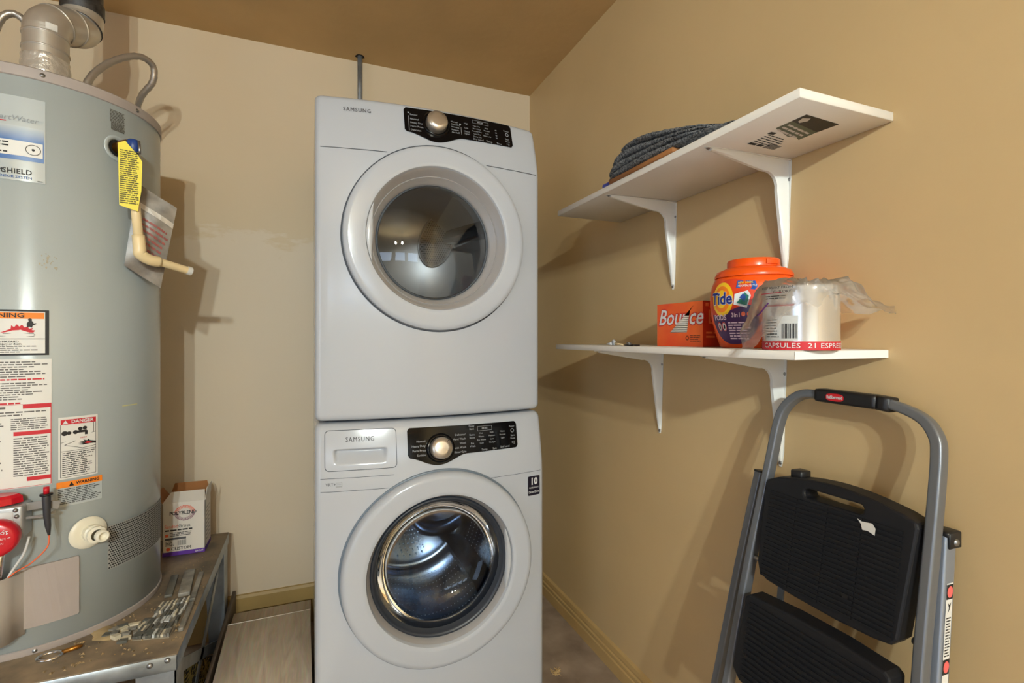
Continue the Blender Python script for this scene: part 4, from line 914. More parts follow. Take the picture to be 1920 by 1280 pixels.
# grout puddle
g = G(); R = random.Random(4); pts = []
for k in range(22): a = 2*PI*k/22; r = 1+R.uniform(-0.2, 0.25); pts.append((-0.487+0.042*r*math.cos(a), 1.565-0.02*math.cos(a)+0.03*r*math.sin(a)))
n = len(pts); g.add([(x, y, zs_) for x, y in pts]+[(-0.487+(x+0.487)*0.8, 1.565+(y-1.565)*0.8, zs_+0.003) for x, y in pts], [(i, (i+1) % n, n+(i+1) % n, n+i) for i in range(n)]+[tuple(range(n, 2*n))])
tag(g.build('dried_grout', mat('dried_grout', (178, 156, 116), 0.85, var=0.12, vscale=40), None, True), 'flat patch of dried tan grout on the stand by the heater', 'debris')
# ring ended tool
rt = thing('ring_tool', 'small metal ring tool with brass shank lying on the stand', 'tool', (-0.57, 1.5, zs_))
cx, cy = -0.573, 1.494
G().tube([(cx+0.021*math.cos(2*PI*k/24)*1.1, cy+0.021*math.sin(2*PI*k/24)*0.8, zs_+0.004) for k in range(25)], 0.0036, 8, False).build('ring', CHROME, rt, True)
G().tube([(cx+0.02, cy+0.006, zs_+0.005), (cx+0.045, cy+0.016, zs_+0.006), (cx+0.055, cy+0.02, zs_+0.005)], [0.0045, 0.006, 0.003], 8).build('shank', BRASS, rt, True)

# ------------------------------------------------------------------ planks between stand and washer
def plank(x0, x1, y0, y1, z0, z1, rot, label, m=PLANK):
    M = Matrix.Translation(((x0+x1)/2, y1, 0)) @ Matrix.Rotation(math.radians(rot), 4, 'Z') @ Matrix.Translation((-(x0+x1)/2, -y1, 0))
    return tag(rbox('floor_plank', (x0, y0, z0), (x1, y1, z1), m, None, 0.0015, 1, M), label, 'plank', 'planks beside the washer')
fc = thing('flooring_carton', 'flat brown carton under the wood-look planks', 'box', (-0.14, 1.6, 0))
rbox('carton', (-0.268, 0.98, 0.0), (-0.006, 2.12, 0.147), CARD, fc, 0.002, 1)
rbox('tape', (-0.15, 0.978, 0.0), (-0.1, 2.122, 0.1476), mat('packing_tape', (170, 124, 76), 0.3), fc, 0.0005, 1)
plank(-0.274, -0.002, 0.95, 2.148, 0.148, 0.161, 0.0, 'wood-look plank underneath, its far end reaching nearest the back wall', PLANK2)
plank(-0.262, -0.014, 0.95, 1.96, 0.1615, 0.18, 0.0, 'wood-look plank in the middle of the pile by the washer')
tp = plank(-0.274, -0.004, 0.93, 1.995, 0.181, 0.2, 0.8, 'wood-look plank on top of the pile between stand and washer')
rbox('cut_edge', (-0.2735, 1.9945, 0.1815), (-0.0045, 1.998, 0.2004), EDGE, tp, 0.0008, 1)
tag(rbox('edge_board', (-0.294, 1.05, 0.0005), (-0.283, 2.27, 0.192), mat('dark_board', (92, 78, 66), 0.6, var=0.1, aniso=(1, 8, 1)), None, 0.001, 1), 'thin dark board standing on edge beside the heater stand', 'board')
# sack under the stand
g = G(); NS, NR = 28, 12; R = random.Random(2)
for j in range(NR+1):
    q = j/NR; zz = 0.335*(1-(1-q)**1.0) if j else 0.001
    for i in range(NS):
        a = 2*PI*i/NS; r = (0.2*(1-q**3.2)**0.5+0.0)*(1+0.07*math.sin(3*a+4*q)+0.05*math.sin(7*a-9*q)) if j < NR else 0.004
        g.v.append((-0.66+r*math.cos(a)*1.05, 1.64+r*0.8*math.sin(a), max(0.001, zz+0.012*math.sin(5*a+q*6)*(0 < j < NR))))
for j in range(NR):
    for i in range(NS): k = (i+1) % NS; g.f.append((j*NS+i, j*NS+k, (j+1)*NS+k, (j+1)*NS+i))
g.f.append(tuple(range(NS))); g.f.append(tuple(NR*NS+i for i in range(NS)))
tag(g.build('paper_sack', mat('brown_sack', (176, 132, 74), 0.8, rgb2=(110, 76, 40), vscale=9, bump=0.5, bscale=20), None, True), 'crumpled brown sack on the floor under the heater stand', 'sack')
mt = thing('coir_mat', 'dark mat with pale straw bristles on the floor under the stand', 'mat', (-0.385, 2.02, 0))
rbox('mat_base', (-0.46, 1.9, 0.0005), (-0.31, 2.15, 0.02), mat('mat_dark', (46, 40, 34), 0.95), mt, 0.004, 1)
g = G(); R = random.Random(8)
for k in range(160):
    x = R.uniform(-0.45, -0.32); y = R.uniform(1.92, 2.1); a = R.uniform(1.2, 1.9); l = R.uniform(0.015, 0.05)
    g.tube([(x, y, 0.0205), (x+l*math.cos(a), y+l*math.sin(a), 0.024+R.uniform(0, 0.006))], 0.0012, 4)
stuff(g.build('bristles', mat('straw', (150, 128, 66), 0.8), mt))

# ------------------------------------------------------------------ shelves
def shelf(z0, z1, y0, y1, label):
    t = thing('wall_shelf', label, 'shelf', (XR, (y0+y1)/2, z0), 'white shelves on the right wall')
    rbox('board', (0.775, y0, z0), (XR-0.001, y1, z1), SHELFW, t, 0.0012, 1)
    return t
us = shelf(1.626, 1.643, 0.6, 1.5, 'upper white shelf board with a store label underneath')
ls = shelf(1.175, 1.191, 0.61, 1.515, 'lower white shelf board carrying laundry supplies')
mesh('end_strip', [(0.7745, 0.6095, 1.1757), (XR-0.001, 0.6095, 1.1757), (XR-0.001, 0.6095, 1.1903), (0.7745, 0.6095, 1.1903)], [(0, 1, 2, 3)], mat('edge_band_white', (238, 238, 236), 0.35), ls)
fu = lambda s, t_: (s, t_, 1.6256)   # underside
su = G().poly2(fu, [(0.846, 0.642), (0.944, 0.648), (0.94, 0.69), (0.846, 0.672)]).build('store_label', mat('label_black', (34, 32, 30), 0.5), us)
G().poly2(fu, [(0.846, 0.672), (0.94, 0.69), (0.94, 0.731), (0.915, 0.72), (0.905, 0.728), (0.846, 0.707)]).build('label_green', mat('label_green', (92, 104, 84), 0.5), su)
fu2 = lambda s, t_: (s, t_, 1.6252)
g = G(); fu3 = lambda s, t_: (0.85+t_*1.0, 0.70-s*1.0-0.0, 1.6252)
g.poly2(fu2, [(0.853, 0.655), (0.868, 0.65), (0.874, 0.66), (0.866, 0.672), (0.858, 0.668)])
for k in range(3): g.lines(lambda s, t_: (0.85+s, 0.685+0.012*k-t_+s*0.2, 1.6252), 0.004, 0.082, 0.004, -0.004, 1, h=0.7, seed=60+k, ragged=0.1)
g.build('label_lettering', PRINTW, su)
g = G()
for k in range(16): a = 0.905+k*0.0021; g.quad2(fu2, a, a+(0.0009 if k % 3 else 0.0015), 0.768, 0.79)
for k in range(5): g.lines(lambda s, t_: (0.858+s, 0.735+0.0085*k-t_+s*0.12, 1.6252), 0.0, 0.07, 0.003, -0.003, 1, h=0.5, seed=70+k, ragged=0.3)
g.lines(lambda s, t_: (0.858+s, 0.782-t_, 1.6252), 0.0, 0.04, 0.006, -0.006, 1, h=0.8, seed=79, ragged=0.05); g.build('price_print', PRINTK, su); g = G().quad2(fu2, 0.852, 0.868, 0.722, 0.732); g.build('label_mark', PRINTK, su)

def bracket(y, ztop, label, vlen=0.262, hlen=0.238):
    t = thing('shelf_bracket', label, 'bracket', (XR, y, ztop), 'white shelf brackets')
    # stamped steel bracket: ribbed tapering arms joined by a curved gusset
    def arm(P0, along, inward, L, w0, w1, name):
        """flange lying on the surface"""
        P0, al, inn = Vector(P0), Vector(along), Vector(inward); Y = Vector((0, 1, 0)); g = G(); n = 14
        for i in range(n+1):
            q = i/n; w = (w0+(w1-w0)*q)/2
            rd = 1.0 if i < n-1 else (0.85 if i == n-1 else 0.45)
            p = P0+al*(L*q)
            for a, d in ((-w*rd, 0.0), (-w*rd, 0.0016), (w*rd, 0.0016), (w*rd, 0.0)): g.v.append(tuple(p+Y*a+inn*d))
        for i in range(n):
            for k in range(4): l = (k+1) % 4; g.f.append((i*4+k, i*4+l, (i+1)*4+l, (i+1)*4+k))
        g.f += [(0, 1, 2, 3), tuple(n*4+k for k in range(4))]
        return g.build(name, BRKT, t)
    xw = XR-0.0006; zt = ztop-0.0006
    arm((xw, y, zt-0.002), (0, 0, -1), (-1, 0, 0), vlen, 0.034, 0.016, 'wall_arm')
    arm((xw-0.002, y, zt), (-1, 0, 0), (0, 0, -1), hlen, 0.034, 0.016, 'shelf_arm')
    # the raised rib: profile in the xz plane, swept with a rounded ridge
    out = []; inn_ = []; n = 30
    for i in range(n+1):
        q = i/n
        if q <= 0.42:  # down along the wall from the tip upwards
            k = q/0.42; z = zt-vlen+0.012+(vlen-0.075)*k; inn_.append((xw-0.002-0.004-0.026*k, z)); out.append((xw-0.0012, z))
        elif q >= 0.58:
            k = (q-0.58)/0.42; x = xw-0.063-(hlen-0.075)*k; inn_.append((x, zt-0.002-0.030+0.026*k)); out.append((x, zt-0.0012))
        else:
            k = (q-0.42)/0.16; a = k*PI/2
            inn_.append((xw-0.064+0.034*math.cos(a), zt-0.064+0.034*math.sin(a))); out.append((xw-0.0012-0.03*max(0, k-0.5)*0, zt-0.0012) if 0.3 < k < 0.7 else ((xw-0.0012, zt-0.063+0.06*min(1, k/0.3)) if k <= 0.3 else (xw-0.003-0.06*(k-0.7)/0.3, zt-0.0012)))
    g = G(); m_ = 5
    for i in range(n+1):
        (ox, oz), (ix, iz) = out[i], inn_[i]; q = i/n
        w = 0.0105 if 0.15 < q < 0.85 else 0.0055+0.005*(min(q, 1-q)/0.15)
        for yy, k in ((-w, 0.0), (-w*0.75, 0.75), (-w*0.35, 1.0), (w*0.35, 1.0), (w*0.75, 0.75), (w, 0.0)): g.v.append((ox+(ix-ox)*k, y+yy, oz+(iz-oz)*k))
    m_ = 6
    for i in range(n):
        for k in range(m_-1): g.f.append((i*m_+k, (i+1)*m_+k, (i+1)*m_+k+1, i*m_+k+1))
    g.f += [tuple(range(m_)), tuple(n*m_+k for k in range(m_))]
    g.build('rib', BRKT, t, False, 35)
    for p, ax in (((xw-0.0022, y+0.0, zt-vlen+0.006), 'x'), ((xw-0.0022, y-0.012, zt-0.045), 'x'), ((xw-hlen+0.006, y, zt-0.0022), 'z'), ((xw-0.04, y+0.012, zt-0.0022), 'z')):
        f_ = (lambda r, a, h: (p[0]-h, p[1]+r*math.cos(a), p[2]+r*math.sin(a))) if ax == 'x' else (lambda r, a, h: (p[0]+r*math.cos(a), p[1]+r*math.sin(a), p[2]-h))
        G().lathe([(0.0, 0.0022), (0.0025, 0.002), (0.0042, 0.0)], 10, f_).build('screw', SCREW, t, True)
bracket(0.833, 1.626, 'white metal bracket under the upper shelf, nearer the store label')
bracket(1.22, 1.626, 'white metal bracket under the upper shelf, nearer the dryer')
bracket(0.845, 1.175, 'white metal bracket under the lower shelf, behind the step ladder')
bracket(1.282, 1.175, 'white metal bracket under the lower shelf, nearer the dryer')

# rug pile on the upper shelf
def rug_h(y):
    pts = [(0.74, 0.016), (0.80, 0.022), (0.85, 0.040), (0.9, 0.056), (0.95, 0.070), (1.0, 0.083), (1.05, 0.094), (1.1, 0.101), (1.135, 0.101), (1.165, 0.092), (1.19, 0.076), (1.21, 0.06)]
    for (a, ha), (b, hb) in zip(pts, pts[1:]):
        if a <= y <= b: k = (y-a)/(b-a); return ha+(hb-ha)*k
    return pts[0][1] if y < pts[0][0] else pts[-1][1]
rp = thing('rug_pile', 'folded charcoal carpet mats piled on the upper shelf', 'rug', (0.88, 0.97, 1.643))
R = random.Random(12)
for k in range(4):
    g = G(); NY, NX = 40, 8; y0 = 0.76+0.01*k; y1 = (1.198, 1.205, 1.185, 1.15)[k]; sec = []
    for i in range(NY+1):
        y = y0+(y1-y0)*i/NY; H = rug_h(y)-0.012; lo = 1.643+0.012+H*k/4+H*0.022; hi = 1.643+0.012+H*(k+1)/4-H*0.022
        xf = 0.768+0.006*k+0.004*math.sin(y*23+k*2)+0.07*max(0, (y-1.15)/0.06)**2*0.3+0.12*max(0, (0.9-y)/0.14)**2*0.3; xb = 0.99-0.01*k
        mid = (lo+hi)/2; th = (hi-lo)/2
        ring = [(xb, lo), (xf+th*1.1, lo), (xf+th*0.3, mid-th*0.55), (xf, mid), (xf+th*0.3, mid+th*0.55), (xf+th*1.1, hi), (xb, hi)]
        for x, z in ring: g.v.append((x+R.uniform(-0.0015, 0.0015), y, z+R.uniform(-0.001, 0.001)))
    m_ = 7
    for i in range(NY):
        for q in range(m_): l = (q+1) % m_; g.f.append((i*m_+q, i*m_+l, (i+1)*m_+l, (i+1)*m_+q))
    g.f += [tuple(range(m_)), tuple(NY*m_+q for q in range(m_))]
    g.build('carpet_layer', RUGM, rp, True)
rbox('rug_backing', (0.772, 0.92, 1.6435), (0.98, 1.185, 1.6552), CARD, rp, 0.002, 1)
tag(rbox('blue_packet', (0.779, 1.185, 1.6435), (0.83, 1.23, 1.656), mat('blue_foil', (34, 44, 150), 0.3), None, 0.004, 2), 'small blue packet poking out under the rug pile', 'packet')

# dryer sheet carton
cx0, cx1, cy0, cy1, cz0, cz1 = 0.882, 1.0, 0.941, 1.112, 1.1912, 1.304
bo = thing('dryer_sheet_box', 'orange dryer-sheet carton with a torn opening on the lower shelf', 'box', ((cx0+cx1)/2, (cy0+cy1)/2, cz0))
g = G(); t = 0.0012
HOLE = [(0.030, 0.045), (0.088, 0.045), (0.080, 0.108), (0.055, 0.075)]
g.box((cx0, cy0, cz0), (cx1, cy1, cz0+t)); g.box((cx1-t, cy0, cz0), (cx1, cy1, cz1)); g.box((cx0, cy0, cz0), (cx1, cy0+t, cz1)); g.box((cx0, cy1-t, cz0), (cx1, cy1, cz1)); g.box((cx0, cy0, cz1-t), (cx1, cy1, cz1))
g.build('carton', ORANGED, bo)
fb = lambda s, t_: (cx0-0.0002, cy1-s, cz0+t_); fb2 = lambda s, t_: (cx0-0.0008, cy1-s, cz0+t_); fb3 = lambda s, t_: (cx0-0.0012, cy1-s, cz0+t_)
L_, H_ = cy1-cy0, cz1-cz0
# front face with the torn, roughly triangular window
hole = [(0.052, 0.036), (0.116, 0.036), (0.127, 0.090), (0.140, 0.104)]
outer = [(0, 0), (L_, 0), (L_, H_), (0, H_)]
v = [fb(*p) for p in outer+hole]
fr_ = mesh('front_face', v, [(0, 1, 5, 4), (1, 2, 6, 5), (2, 7, 6), (2, 3, 4, 7), (3, 0, 4)], ORANGEB, bo)
mesh('hole_back', [(cx0+0.03, cy0+0.003, cz0+0.003), (cx0+0.03, cy1-0.003, cz0+0.003), (cx0+0.03, cy1-0.003, cz1-0.003), (cx0+0.03, cy0+0.003, cz1-0.003)], [(0, 1, 2, 3)], mat('carton_inside', (60, 40, 28), 0.9), bo)
g = G()
for k in range(9):
    z = cz0+0.033+k*0.0052; g.box((cx0+0.001, cy1-0.136, z), (cx0+0.028, cy1-0.046, z+0.0038))
g.build('dryer_sheets', mat('sheet_white', (224, 218, 204), 0.8), bo)
fx_ = G().text(fb2, 'Bounce', 0.006, 0.074, 0.058, 'LEFT', shear=0.3, bold=0.055, sx=0.94); halo = fx_.build('lettering_outline', mat('bounce_red', (200, 36, 28), 0.5), fr_)
G().text(fb3, 'Bounce', 0.006, 0.074, 0.058, 'LEFT', shear=0.3, bold=0.012, sx=0.94).build('lettering', PRINTW, fr_)
for nm in ('lettering_outline', 'lettering'):    # the torn window removes letters over the hole
    o = [c for c in fr_.children if c.name.startswith(nm)][0]
    bm = bmesh.new(); bm.from_mesh(o.data)
    for pl in (((0.052, 0.036), (0.140, 0.104)), ((0.116, 0.036), (0.127, 0.09)), ((0.127, 0.09), (0.14, 0.104))):
        a, b = Vector(fb(*pl[0])), Vector(fb(*pl[1])); nn = (b-a).cross(Vector((1, 0, 0)))
        bmesh.ops.bisect_plane(bm, geom=list(bm.verts)+list(bm.edges)+list(bm.faces), plane_co=a, plane_no=nn)
    def inside(s, t_):
        poly = hole; c = False; j = 3
        for i in range(4):
            (x1, y1), (x2, y2) = poly[i], poly[j]
            if (y1 > t_) != (y2 > t_) and s < (x2-x1)*(t_-y1)/(y2-y1)+x1: c = not c
            j = i
        return c
    dead = [f for f in bm.faces if inside(cy1-f.calc_center_median().y, f.calc_center_median().z-cz0)]
    bmesh.ops.delete(bm, geom=dead, context='FACES'); bm.to_mesh(o.data); bm.free()
g = G().disc2(fb2, 0.118, 0.022, 0.006, seg=16, r_in=0.6); g.lines(fb2, 0.128, 0.165, 0.03, 0.012, 4, seed=80); g.build('carton_print', mat('carton_dark_print', (120, 50, 20), 0.6), fr_)
fs = lambda s, t_: (cx0+s, cy0-0.0004, cz0+t_)
g = G().text(fs, 'b', 0.028, 0.072, 0.05, bold=0.01); g.lines(fs, 0.01, 0.05, 0.04, 0.02, 2, seed=82); g.quad2(fs, 0.008, 0.018, 0.1, 0.108); g.build('side_print', mat('side_orange_print', (236, 120, 60), 0.6), bo)

# detergent tub
TX, TY, TZ = 0.926, 0.833, 1.1912
tb = thing('detergent_tub', 'round orange detergent tub with lid on the lower shelf', 'tub', (TX, TY, TZ))
tl = lambda r, a, h: (TX+r*math.cos(a), TY+r*math.sin(a), TZ+h)
TPROF = [(0.0001, 0.0), (0.064, 0.0), (0.069, 0.003), (0.078, 0.03), (0.0865, 0.062), (0.0905, 0.092), (0.0905, 0.115), (0.087, 0.138), (0.0815, 0.153), (0.078, 0.157), (0.0001, 0.157)]
G().lathe(TPROF, 64, tl).build('tub_body', ORANGE, tb, False, 50)
ld = autosmooth(G().lathe([(0.077, 0.157), (0.0805, 0.157), (0.081, 0.162), (0.076, 0.171), (0.06, 0.178), (0.0545, 0.18), (0.0545, 0.194), (0.052, 0.197), (0.0001, 0.1975)], 64, tl).build('lid', ORANGE, tb), 40)
g = G()
for k in range(7):
    a = D2(250+k*5); g.v += [tl(0.0552, a, 0.182), tl(0.0575, a, 0.183), tl(0.0575, a, 0.192), tl(0.0552, a, 0.194)]
for k in range(6):
    for q in range(3): g.f.append((k*4+q, k*4+4+q, k*4+5+q, k*4+1+q))
g.build('lid_catch', ORANGE, ld)
def trad(h):
    for (r0, h0), (r1, h1) in zip(TPROF[1:], TPROF[2:]):
        if h0 <= h <= h1 and h1 > h0: return r0+(r1-r0)*(h-h0)/(h1-h0)
    return 0.078
def on_tub(off, phi=193.0):
    return lambda s, t_: (TX+(trad(t_)+off)*math.cos(D2(phi)+s/0.0905), TY+(trad(t_)+off)*math.sin(D2(phi)+s/0.0905), TZ+t_)
def blob(fn, cs, ct, rs, rt, name, m, parent, rings=6, seg=40, p=2.4):
    v = [fn(cs, ct)]; f = []
    for i in range(1, rings+1):
        for k in range(seg):
            a = 2*PI*k/seg; c, s_ = math.cos(a), math.sin(a); q = (abs(c)**p+abs(s_)**p)**(-1/p); v.append(fn(cs+rs*c*q*i/rings, ct+rt*s_*q*i/rings))
    for k in range(seg): f.append((0, 1+k, 1+(k+1) % seg))
    for i in range(1, rings):
        for k in range(seg): a = 1+(i-1)*seg+k; b = 1+(i-1)*seg+(k+1) % seg; f.append((a, a+seg, b+seg, b))
    return mesh(name, v, f, m, parent, True)
lab = blob(on_tub(0.0006), 0.0, 0.079, 0.06, 0.071, 'tub_label', mat('label_redorange', (224, 66, 34), 0.35), tb)
# lower purple field
g = G(); N = 24
for i in range(N+1):
    s = -0.0575+0.115*i/N; k = max(0, 1-abs(s/0.06)**2.4)**(1/2.4); lo = 0.079-0.0705*k; top = min(0.079+0.07*k, 0.082+0.010*math.sin(s*40))
    top = max(top, lo+0.0005)
    for j in range(6): g.v.append(on_tub(0.0011)(s, lo+(top-lo)*j/5))
for i in range(N):
    for j in range(5): g.f.append((i*6+j, i*6+6+j, i*6+7+j, i*6+1+j))
g.build('purple_field', mat('label_purple', (70, 34, 92), 0.35), lab, True)
blob(on_tub(0.0016), -0.022, 0.107, 0.029, 0.037, 'logo_ring', mat('logo_yellow', (250, 200, 30), 0.35), lab, 4, 32, 2)
blob(on_tub(0.002), -0.022, 0.107, 0.022, 0.029, 'logo_ring', mat('logo_orange', (244, 130, 20), 0.35), lab, 4, 32, 2)
blob(on_tub(0.0024), -0.022, 0.107, 0.014, 0.02, 'logo_core', mat('logo_yellow', (250, 200, 30), 0.35), lab, 4, 32, 2)
ft_ = on_tub(0.0034)
G().text(on_tub(0.0029), 'Tide', -0.022, 0.107, 0.036, bold=0.06, sx=0.85).build('logo_halo', PRINTW, lab)
G().text(ft_, 'Tide', -0.022, 0.107, 0.036, bold=0.025, sx=0.85).build('logo_lettering', mat('logo_blue', (24, 44, 130), 0.4), lab)
nb = G().poly2(on_tub(0.002), [(0.012, 0.130), (0.05, 0.124), (0.055, 0.131), (0.05, 0.143), (0.014, 0.145)]).build('blue_flash', mat('flash_blue', (30, 84, 170), 0.35), lab)
g = G().text(on_tub(0.0026), 'NEW LOOK', 0.016, 0.140, 0.0062, 'LEFT', bold=0.02, sx=0.9); g.build('flash_print', mat('logo_yellow', (250, 200, 30), 0.35), nb)
G().text(on_tub(0.0026), 'NOUVEAU STYLE', 0.016, 0.133, 0.0062, 'LEFT', bold=0.02, sx=0.78).build('flash_print', PRINTW, nb)
# pod picture: white square with green and blue swirl
pd = G().poly2(on_tub(0.0022), [(0.008, 0.094), (0.034, 0.086), (0.042, 0.112), (0.036, 0.123), (0.010, 0.116)]).build('pod_picture', mat('pod_white', (225, 232, 235), 0.3), lab)
G().poly2(on_tub(0.0027), [(0.014, 0.097), (0.034, 0.091), (0.038, 0.111), (0.03, 0.119), (0.028, 0.108), (0.02, 0.104)]).build('pod_green', mat('pod_green', (20, 116, 100), 0.3), pd)
G().poly2(on_tub(0.0031), [(0.02, 0.108), (0.03, 0.1), (0.033, 0.11), (0.027, 0.117)]).build('pod_blue', mat('pod_blue', (30, 70, 150), 0.3), pd)
g = G().text(ft_, 'PODS', -0.028, 0.0665, 0.0165, bold=0.02, sx=0.85); g.text(ft_, '3in1', 0.012, 0.071, 0.013, bold=0.02, sx=0.9); g.lines(ft_, -0.008, 0.044, 0.058, 0.018, 7, seed=90, h=0.5, ragged=0.2)
g.text(ft_, '.', 0.027, 0.073, 0.012); g.build('label_print', mat('label_pink_white', (226, 200, 216), 0.45), lab)
for s_, t_ in ((0.027, 0.073), (0.038, 0.073), (0.049, 0.073)): blob(on_tub(0.0022), s_, t_, 0.0042, 0.0052, 'badge', mat('badge_orange', (238, 110, 60), 0.4), lab, 2, 14, 2)
for s_ in (-0.034, -0.02):
    q = blob(on_tub(0.0022), s_, 0.047, 0.0062, 0.0105, 'hazard_badge', PRINTW, lab, 2, 16, 2)
    g = G().disc2(on_tub(0.0028), s_, 0.047, 0.0062, 0.0105, 16, 0.8); g.build('badge_ring', PRINTR, q); G().disc2(on_tub(0.0028), s_, 0.047, 0.0024, 0.005, 8).build('badge_figure', PRINTK, q)

# capsule tin and bag
KX, KY, KZ, KR, KH = 0.842, 0.6515, 1.1912, 0.0628, 0.117
tn = thing('coffee_tin', 'silver coffee capsule tin with red base band on the lower shelf', 'tin', (KX, KY, KZ))
kl = lambda r, a, h: (KX+r*math.cos(a), KY+r*math.sin(a), KZ+h)
autosmooth(G().lathe([(0.0001, 0.0), (KR-0.002, 0.0), (KR, 0.002), (KR, KH-0.004), (KR+0.0008, KH-0.002), (KR-0.002, KH), (KR-0.006, KH-0.004), (0.0001, KH-0.004)], 64, kl).build('tin_body', TIN, tn), 40)
def on_tin(off): return lambda s, t_: kl(KR+off, D2(204)+s/KR, t_)
G().quad2(on_tin(0.0005), -0.197, 0.197, 0.001, 0.0165, 60, 1).build('red_band', PRINTR, tn, True)
g = G(); fk = on_tin(0.0012)
g.text(fk, 'CAPSULES', 0.016, 0.0088, 0.0125, 'RIGHT', sx=1.25); g.text(fk, '21 ESPRESSO', 0.026, 0.0088, 0.0125, 'LEFT', sx=1.25); g.text(fk, 'CAPSULES', -0.08, 0.0088, 0.0125, 'RIGHT', sx=1.25); g.build('band_lettering', PRINTW, tn)
kb = G().quad2(on_tin(0.0005), -0.05, 0.012, 0.018, 0.062, 12, 1).build('tin_label', mat('tin_label', (200, 200, 196), 0.4), tn, True)
g = G(); x = -0.014
R = random.Random(17)
while x < 0.011: w = R.choice((0.0006, 0.0012, 0.0016)); g.quad2(on_tin(0.001), x, x+w, 0.022, 0.048); x += w+R.choice((0.0007, 0.0013))
g.lines(on_tin(0.001), -0.048, -0.018, 0.058, 0.022, 7, seed=92, h=0.35); g.build('label_print', PRINTK, kb)
# plastic bag draped over the tin
def bag_mesh():
    g = G(); NA, NR = 72, 22; R = random.Random(30)
    ph = [R.uniform(0, 6.28) for _ in range(8)]
    camr = Vector((0.9268, -0.3756, 0))
    for j in range(NR+1):
        q = j/NR
        for i in range(NA):
            a = 2*PI*i/NA; d = Vector((math.cos(a), math.sin(a), 0)); rt_ = d.dot(camr)       # +1 to the right in the photo
            back = d.dot(Vector((0.3756, 0.9268, 0)))
            ext = 0.085+0.075*max(0, rt_)**3+0.035*max(0, -rt_)**3
            r = 0.004+q*ext
            wr = 0.0035*math.sin(5*a+ph[0]+6*q)+0.003*math.sin(9*a+ph[1]-9*q)+0.002*math.sin(16*a+ph[2]+14*q)
            if r < KR-0.004: z = KH+0.005+0.012*math.sin(q*5+a*2)*0.4+abs(wr)
            else:
                o_ = r-(KR-0.004); r = KR+0.003+abs(wr)*1.2+o_*(0.25+0.65*max(0, rt_)**1.5+0.25*max(0, -rt_))
                drop = o_*(0.95-0.47*max(0, rt_)**1.2+0.9*max(0, -rt_)**2)
                z = KH+0.004-drop*1.05+wr*1.8
            x = KX+r*d.x; y = KY+r*d.y
            if x > XR-0.012: x = XR-0.012
            # keep clear of the tub
            dx, dy = x-TX, y-TY; dd_ = math.hypot(dx, dy)
            if dd_ < 0.097: x = TX+dx/dd_*0.097; y = TY+dy/dd_*0.097
            g.v.append((x, y, KZ+max(z, 0.004)))
    for j in range(NR):
        for i in range(NA): k = (i+1) % NA; g.f.append((j*NA+i, j*NA+k, (j+1)*NA+k, (j+1)*NA+i))
    g.f.append(tuple(range(NA)))
    return g
bgm = glass_mat('clear_film', (250, 250, 250), 0.16, 1.4, 0.27, (255, 252, 248))
pb = thing('plastic_bag', 'crumpled clear plastic bag draped over the coffee tin', 'bag', (KX, KY, KZ+KH+0.005))
bag_mesh().build('film', bgm, pb, True)
g = G(); fbg = lambda s, t_: kl(KR+0.0135, D2(200)+s/KR, t_)
g.quad2(fbg, -0.035, 0.012, 0.079, 0.081, 6); g.quad2(fbg, -0.04, -0.005, 0.102, 0.1035, 6); g.build('red_print', mat('bag_red', (170, 40, 60), 0.5), pb)
g = G().text(fbg, 'KEEP AWAY FROM', -0.014, 0.112, 0.0065, sx=0.9); g.text(fbg, 'CHILDREN', -0.002, 0.1045, 0.0065); g.lines(fbg, -0.03, 0.01, 0.099, 0.091, 2, seed=95, h=0.35); g.build('dark_print', PRINTK, pb)
fbl = lambda s, t_: kl(KR+0.02, D2(170)+s/KR, t_)
G().tube([fbl(0.012, 0.085), fbl(0.0, 0.07), fbl(-0.012, 0.06), fbl(-0.014, 0.05), fbl(-0.004, 0.046), fbl(0.006, 0.056)], 0.0013, 6).build('purple_print', mat('bag_purple', (92, 44, 110), 0.5), pb)

# small fixings at the far end of the lower shelf
sz = 1.1914
an = thing('plastic_anchor', 'white plastic wall anchor lying on the lower shelf', 'anchor', (0.80, 1.20, sz))
G().tube([(0.80, 1.235, sz+0.004), (0.80, 1.215, sz+0.005), (0.80, 1.205, sz+0.006)], [0.002, 0.005, 0.0055], 10).build('plug', PRINTW, an, True)
G().lathe([(0.0, -0.002), (0.008, -0.002), (0.0085, 0.0), (0.008, 0.002), (0.003, 0.002), (0.0, 0.001)], 18, lambda r, a, h: (0.797+h*0.8, 1.197+r*math.cos(a), sz+0.0087+r*math.sin(a))).build('flange', WHITE2, an, True)
G().tube([(0.797, 1.19, sz+0.007), (0.80, 1.155, sz+0.0028)], [0.0022, 0.0016], 8).build('pin', PVC, an, True)
ky = thing('dark_clip', 'small dark metal clip on the lower shelf beside the orange carton', 'clip', (0.81, 1.14, sz))
rbox('clip_plate', (0.80, 1.108, sz), (0.822, 1.15, sz+0.004), mat('clip_dark', (44, 38, 34), 0.4, metal=0.5), ky, 0.001, 1)
G().tube([(0.808+0.006*math.cos(2*PI*k/14), 1.138+0.006*math.sin(2*PI*k/14), sz+0.006+0.002*math.sin(2*PI*k/14)) for k in range(15)], 0.002, 6, False).build('clip_ring', SCREW, ky, True)

# ------------------------------------------------------------------ step ladder leaning on the wall
la = thing('step_ladder', 'folded grey step ladder with black treads leaning on the tan wall', 'ladder', (0.88, 0.66, 0))
RS = rrect(-0.012, 0.012, -0.009, 0.009, 0.0045, 4)
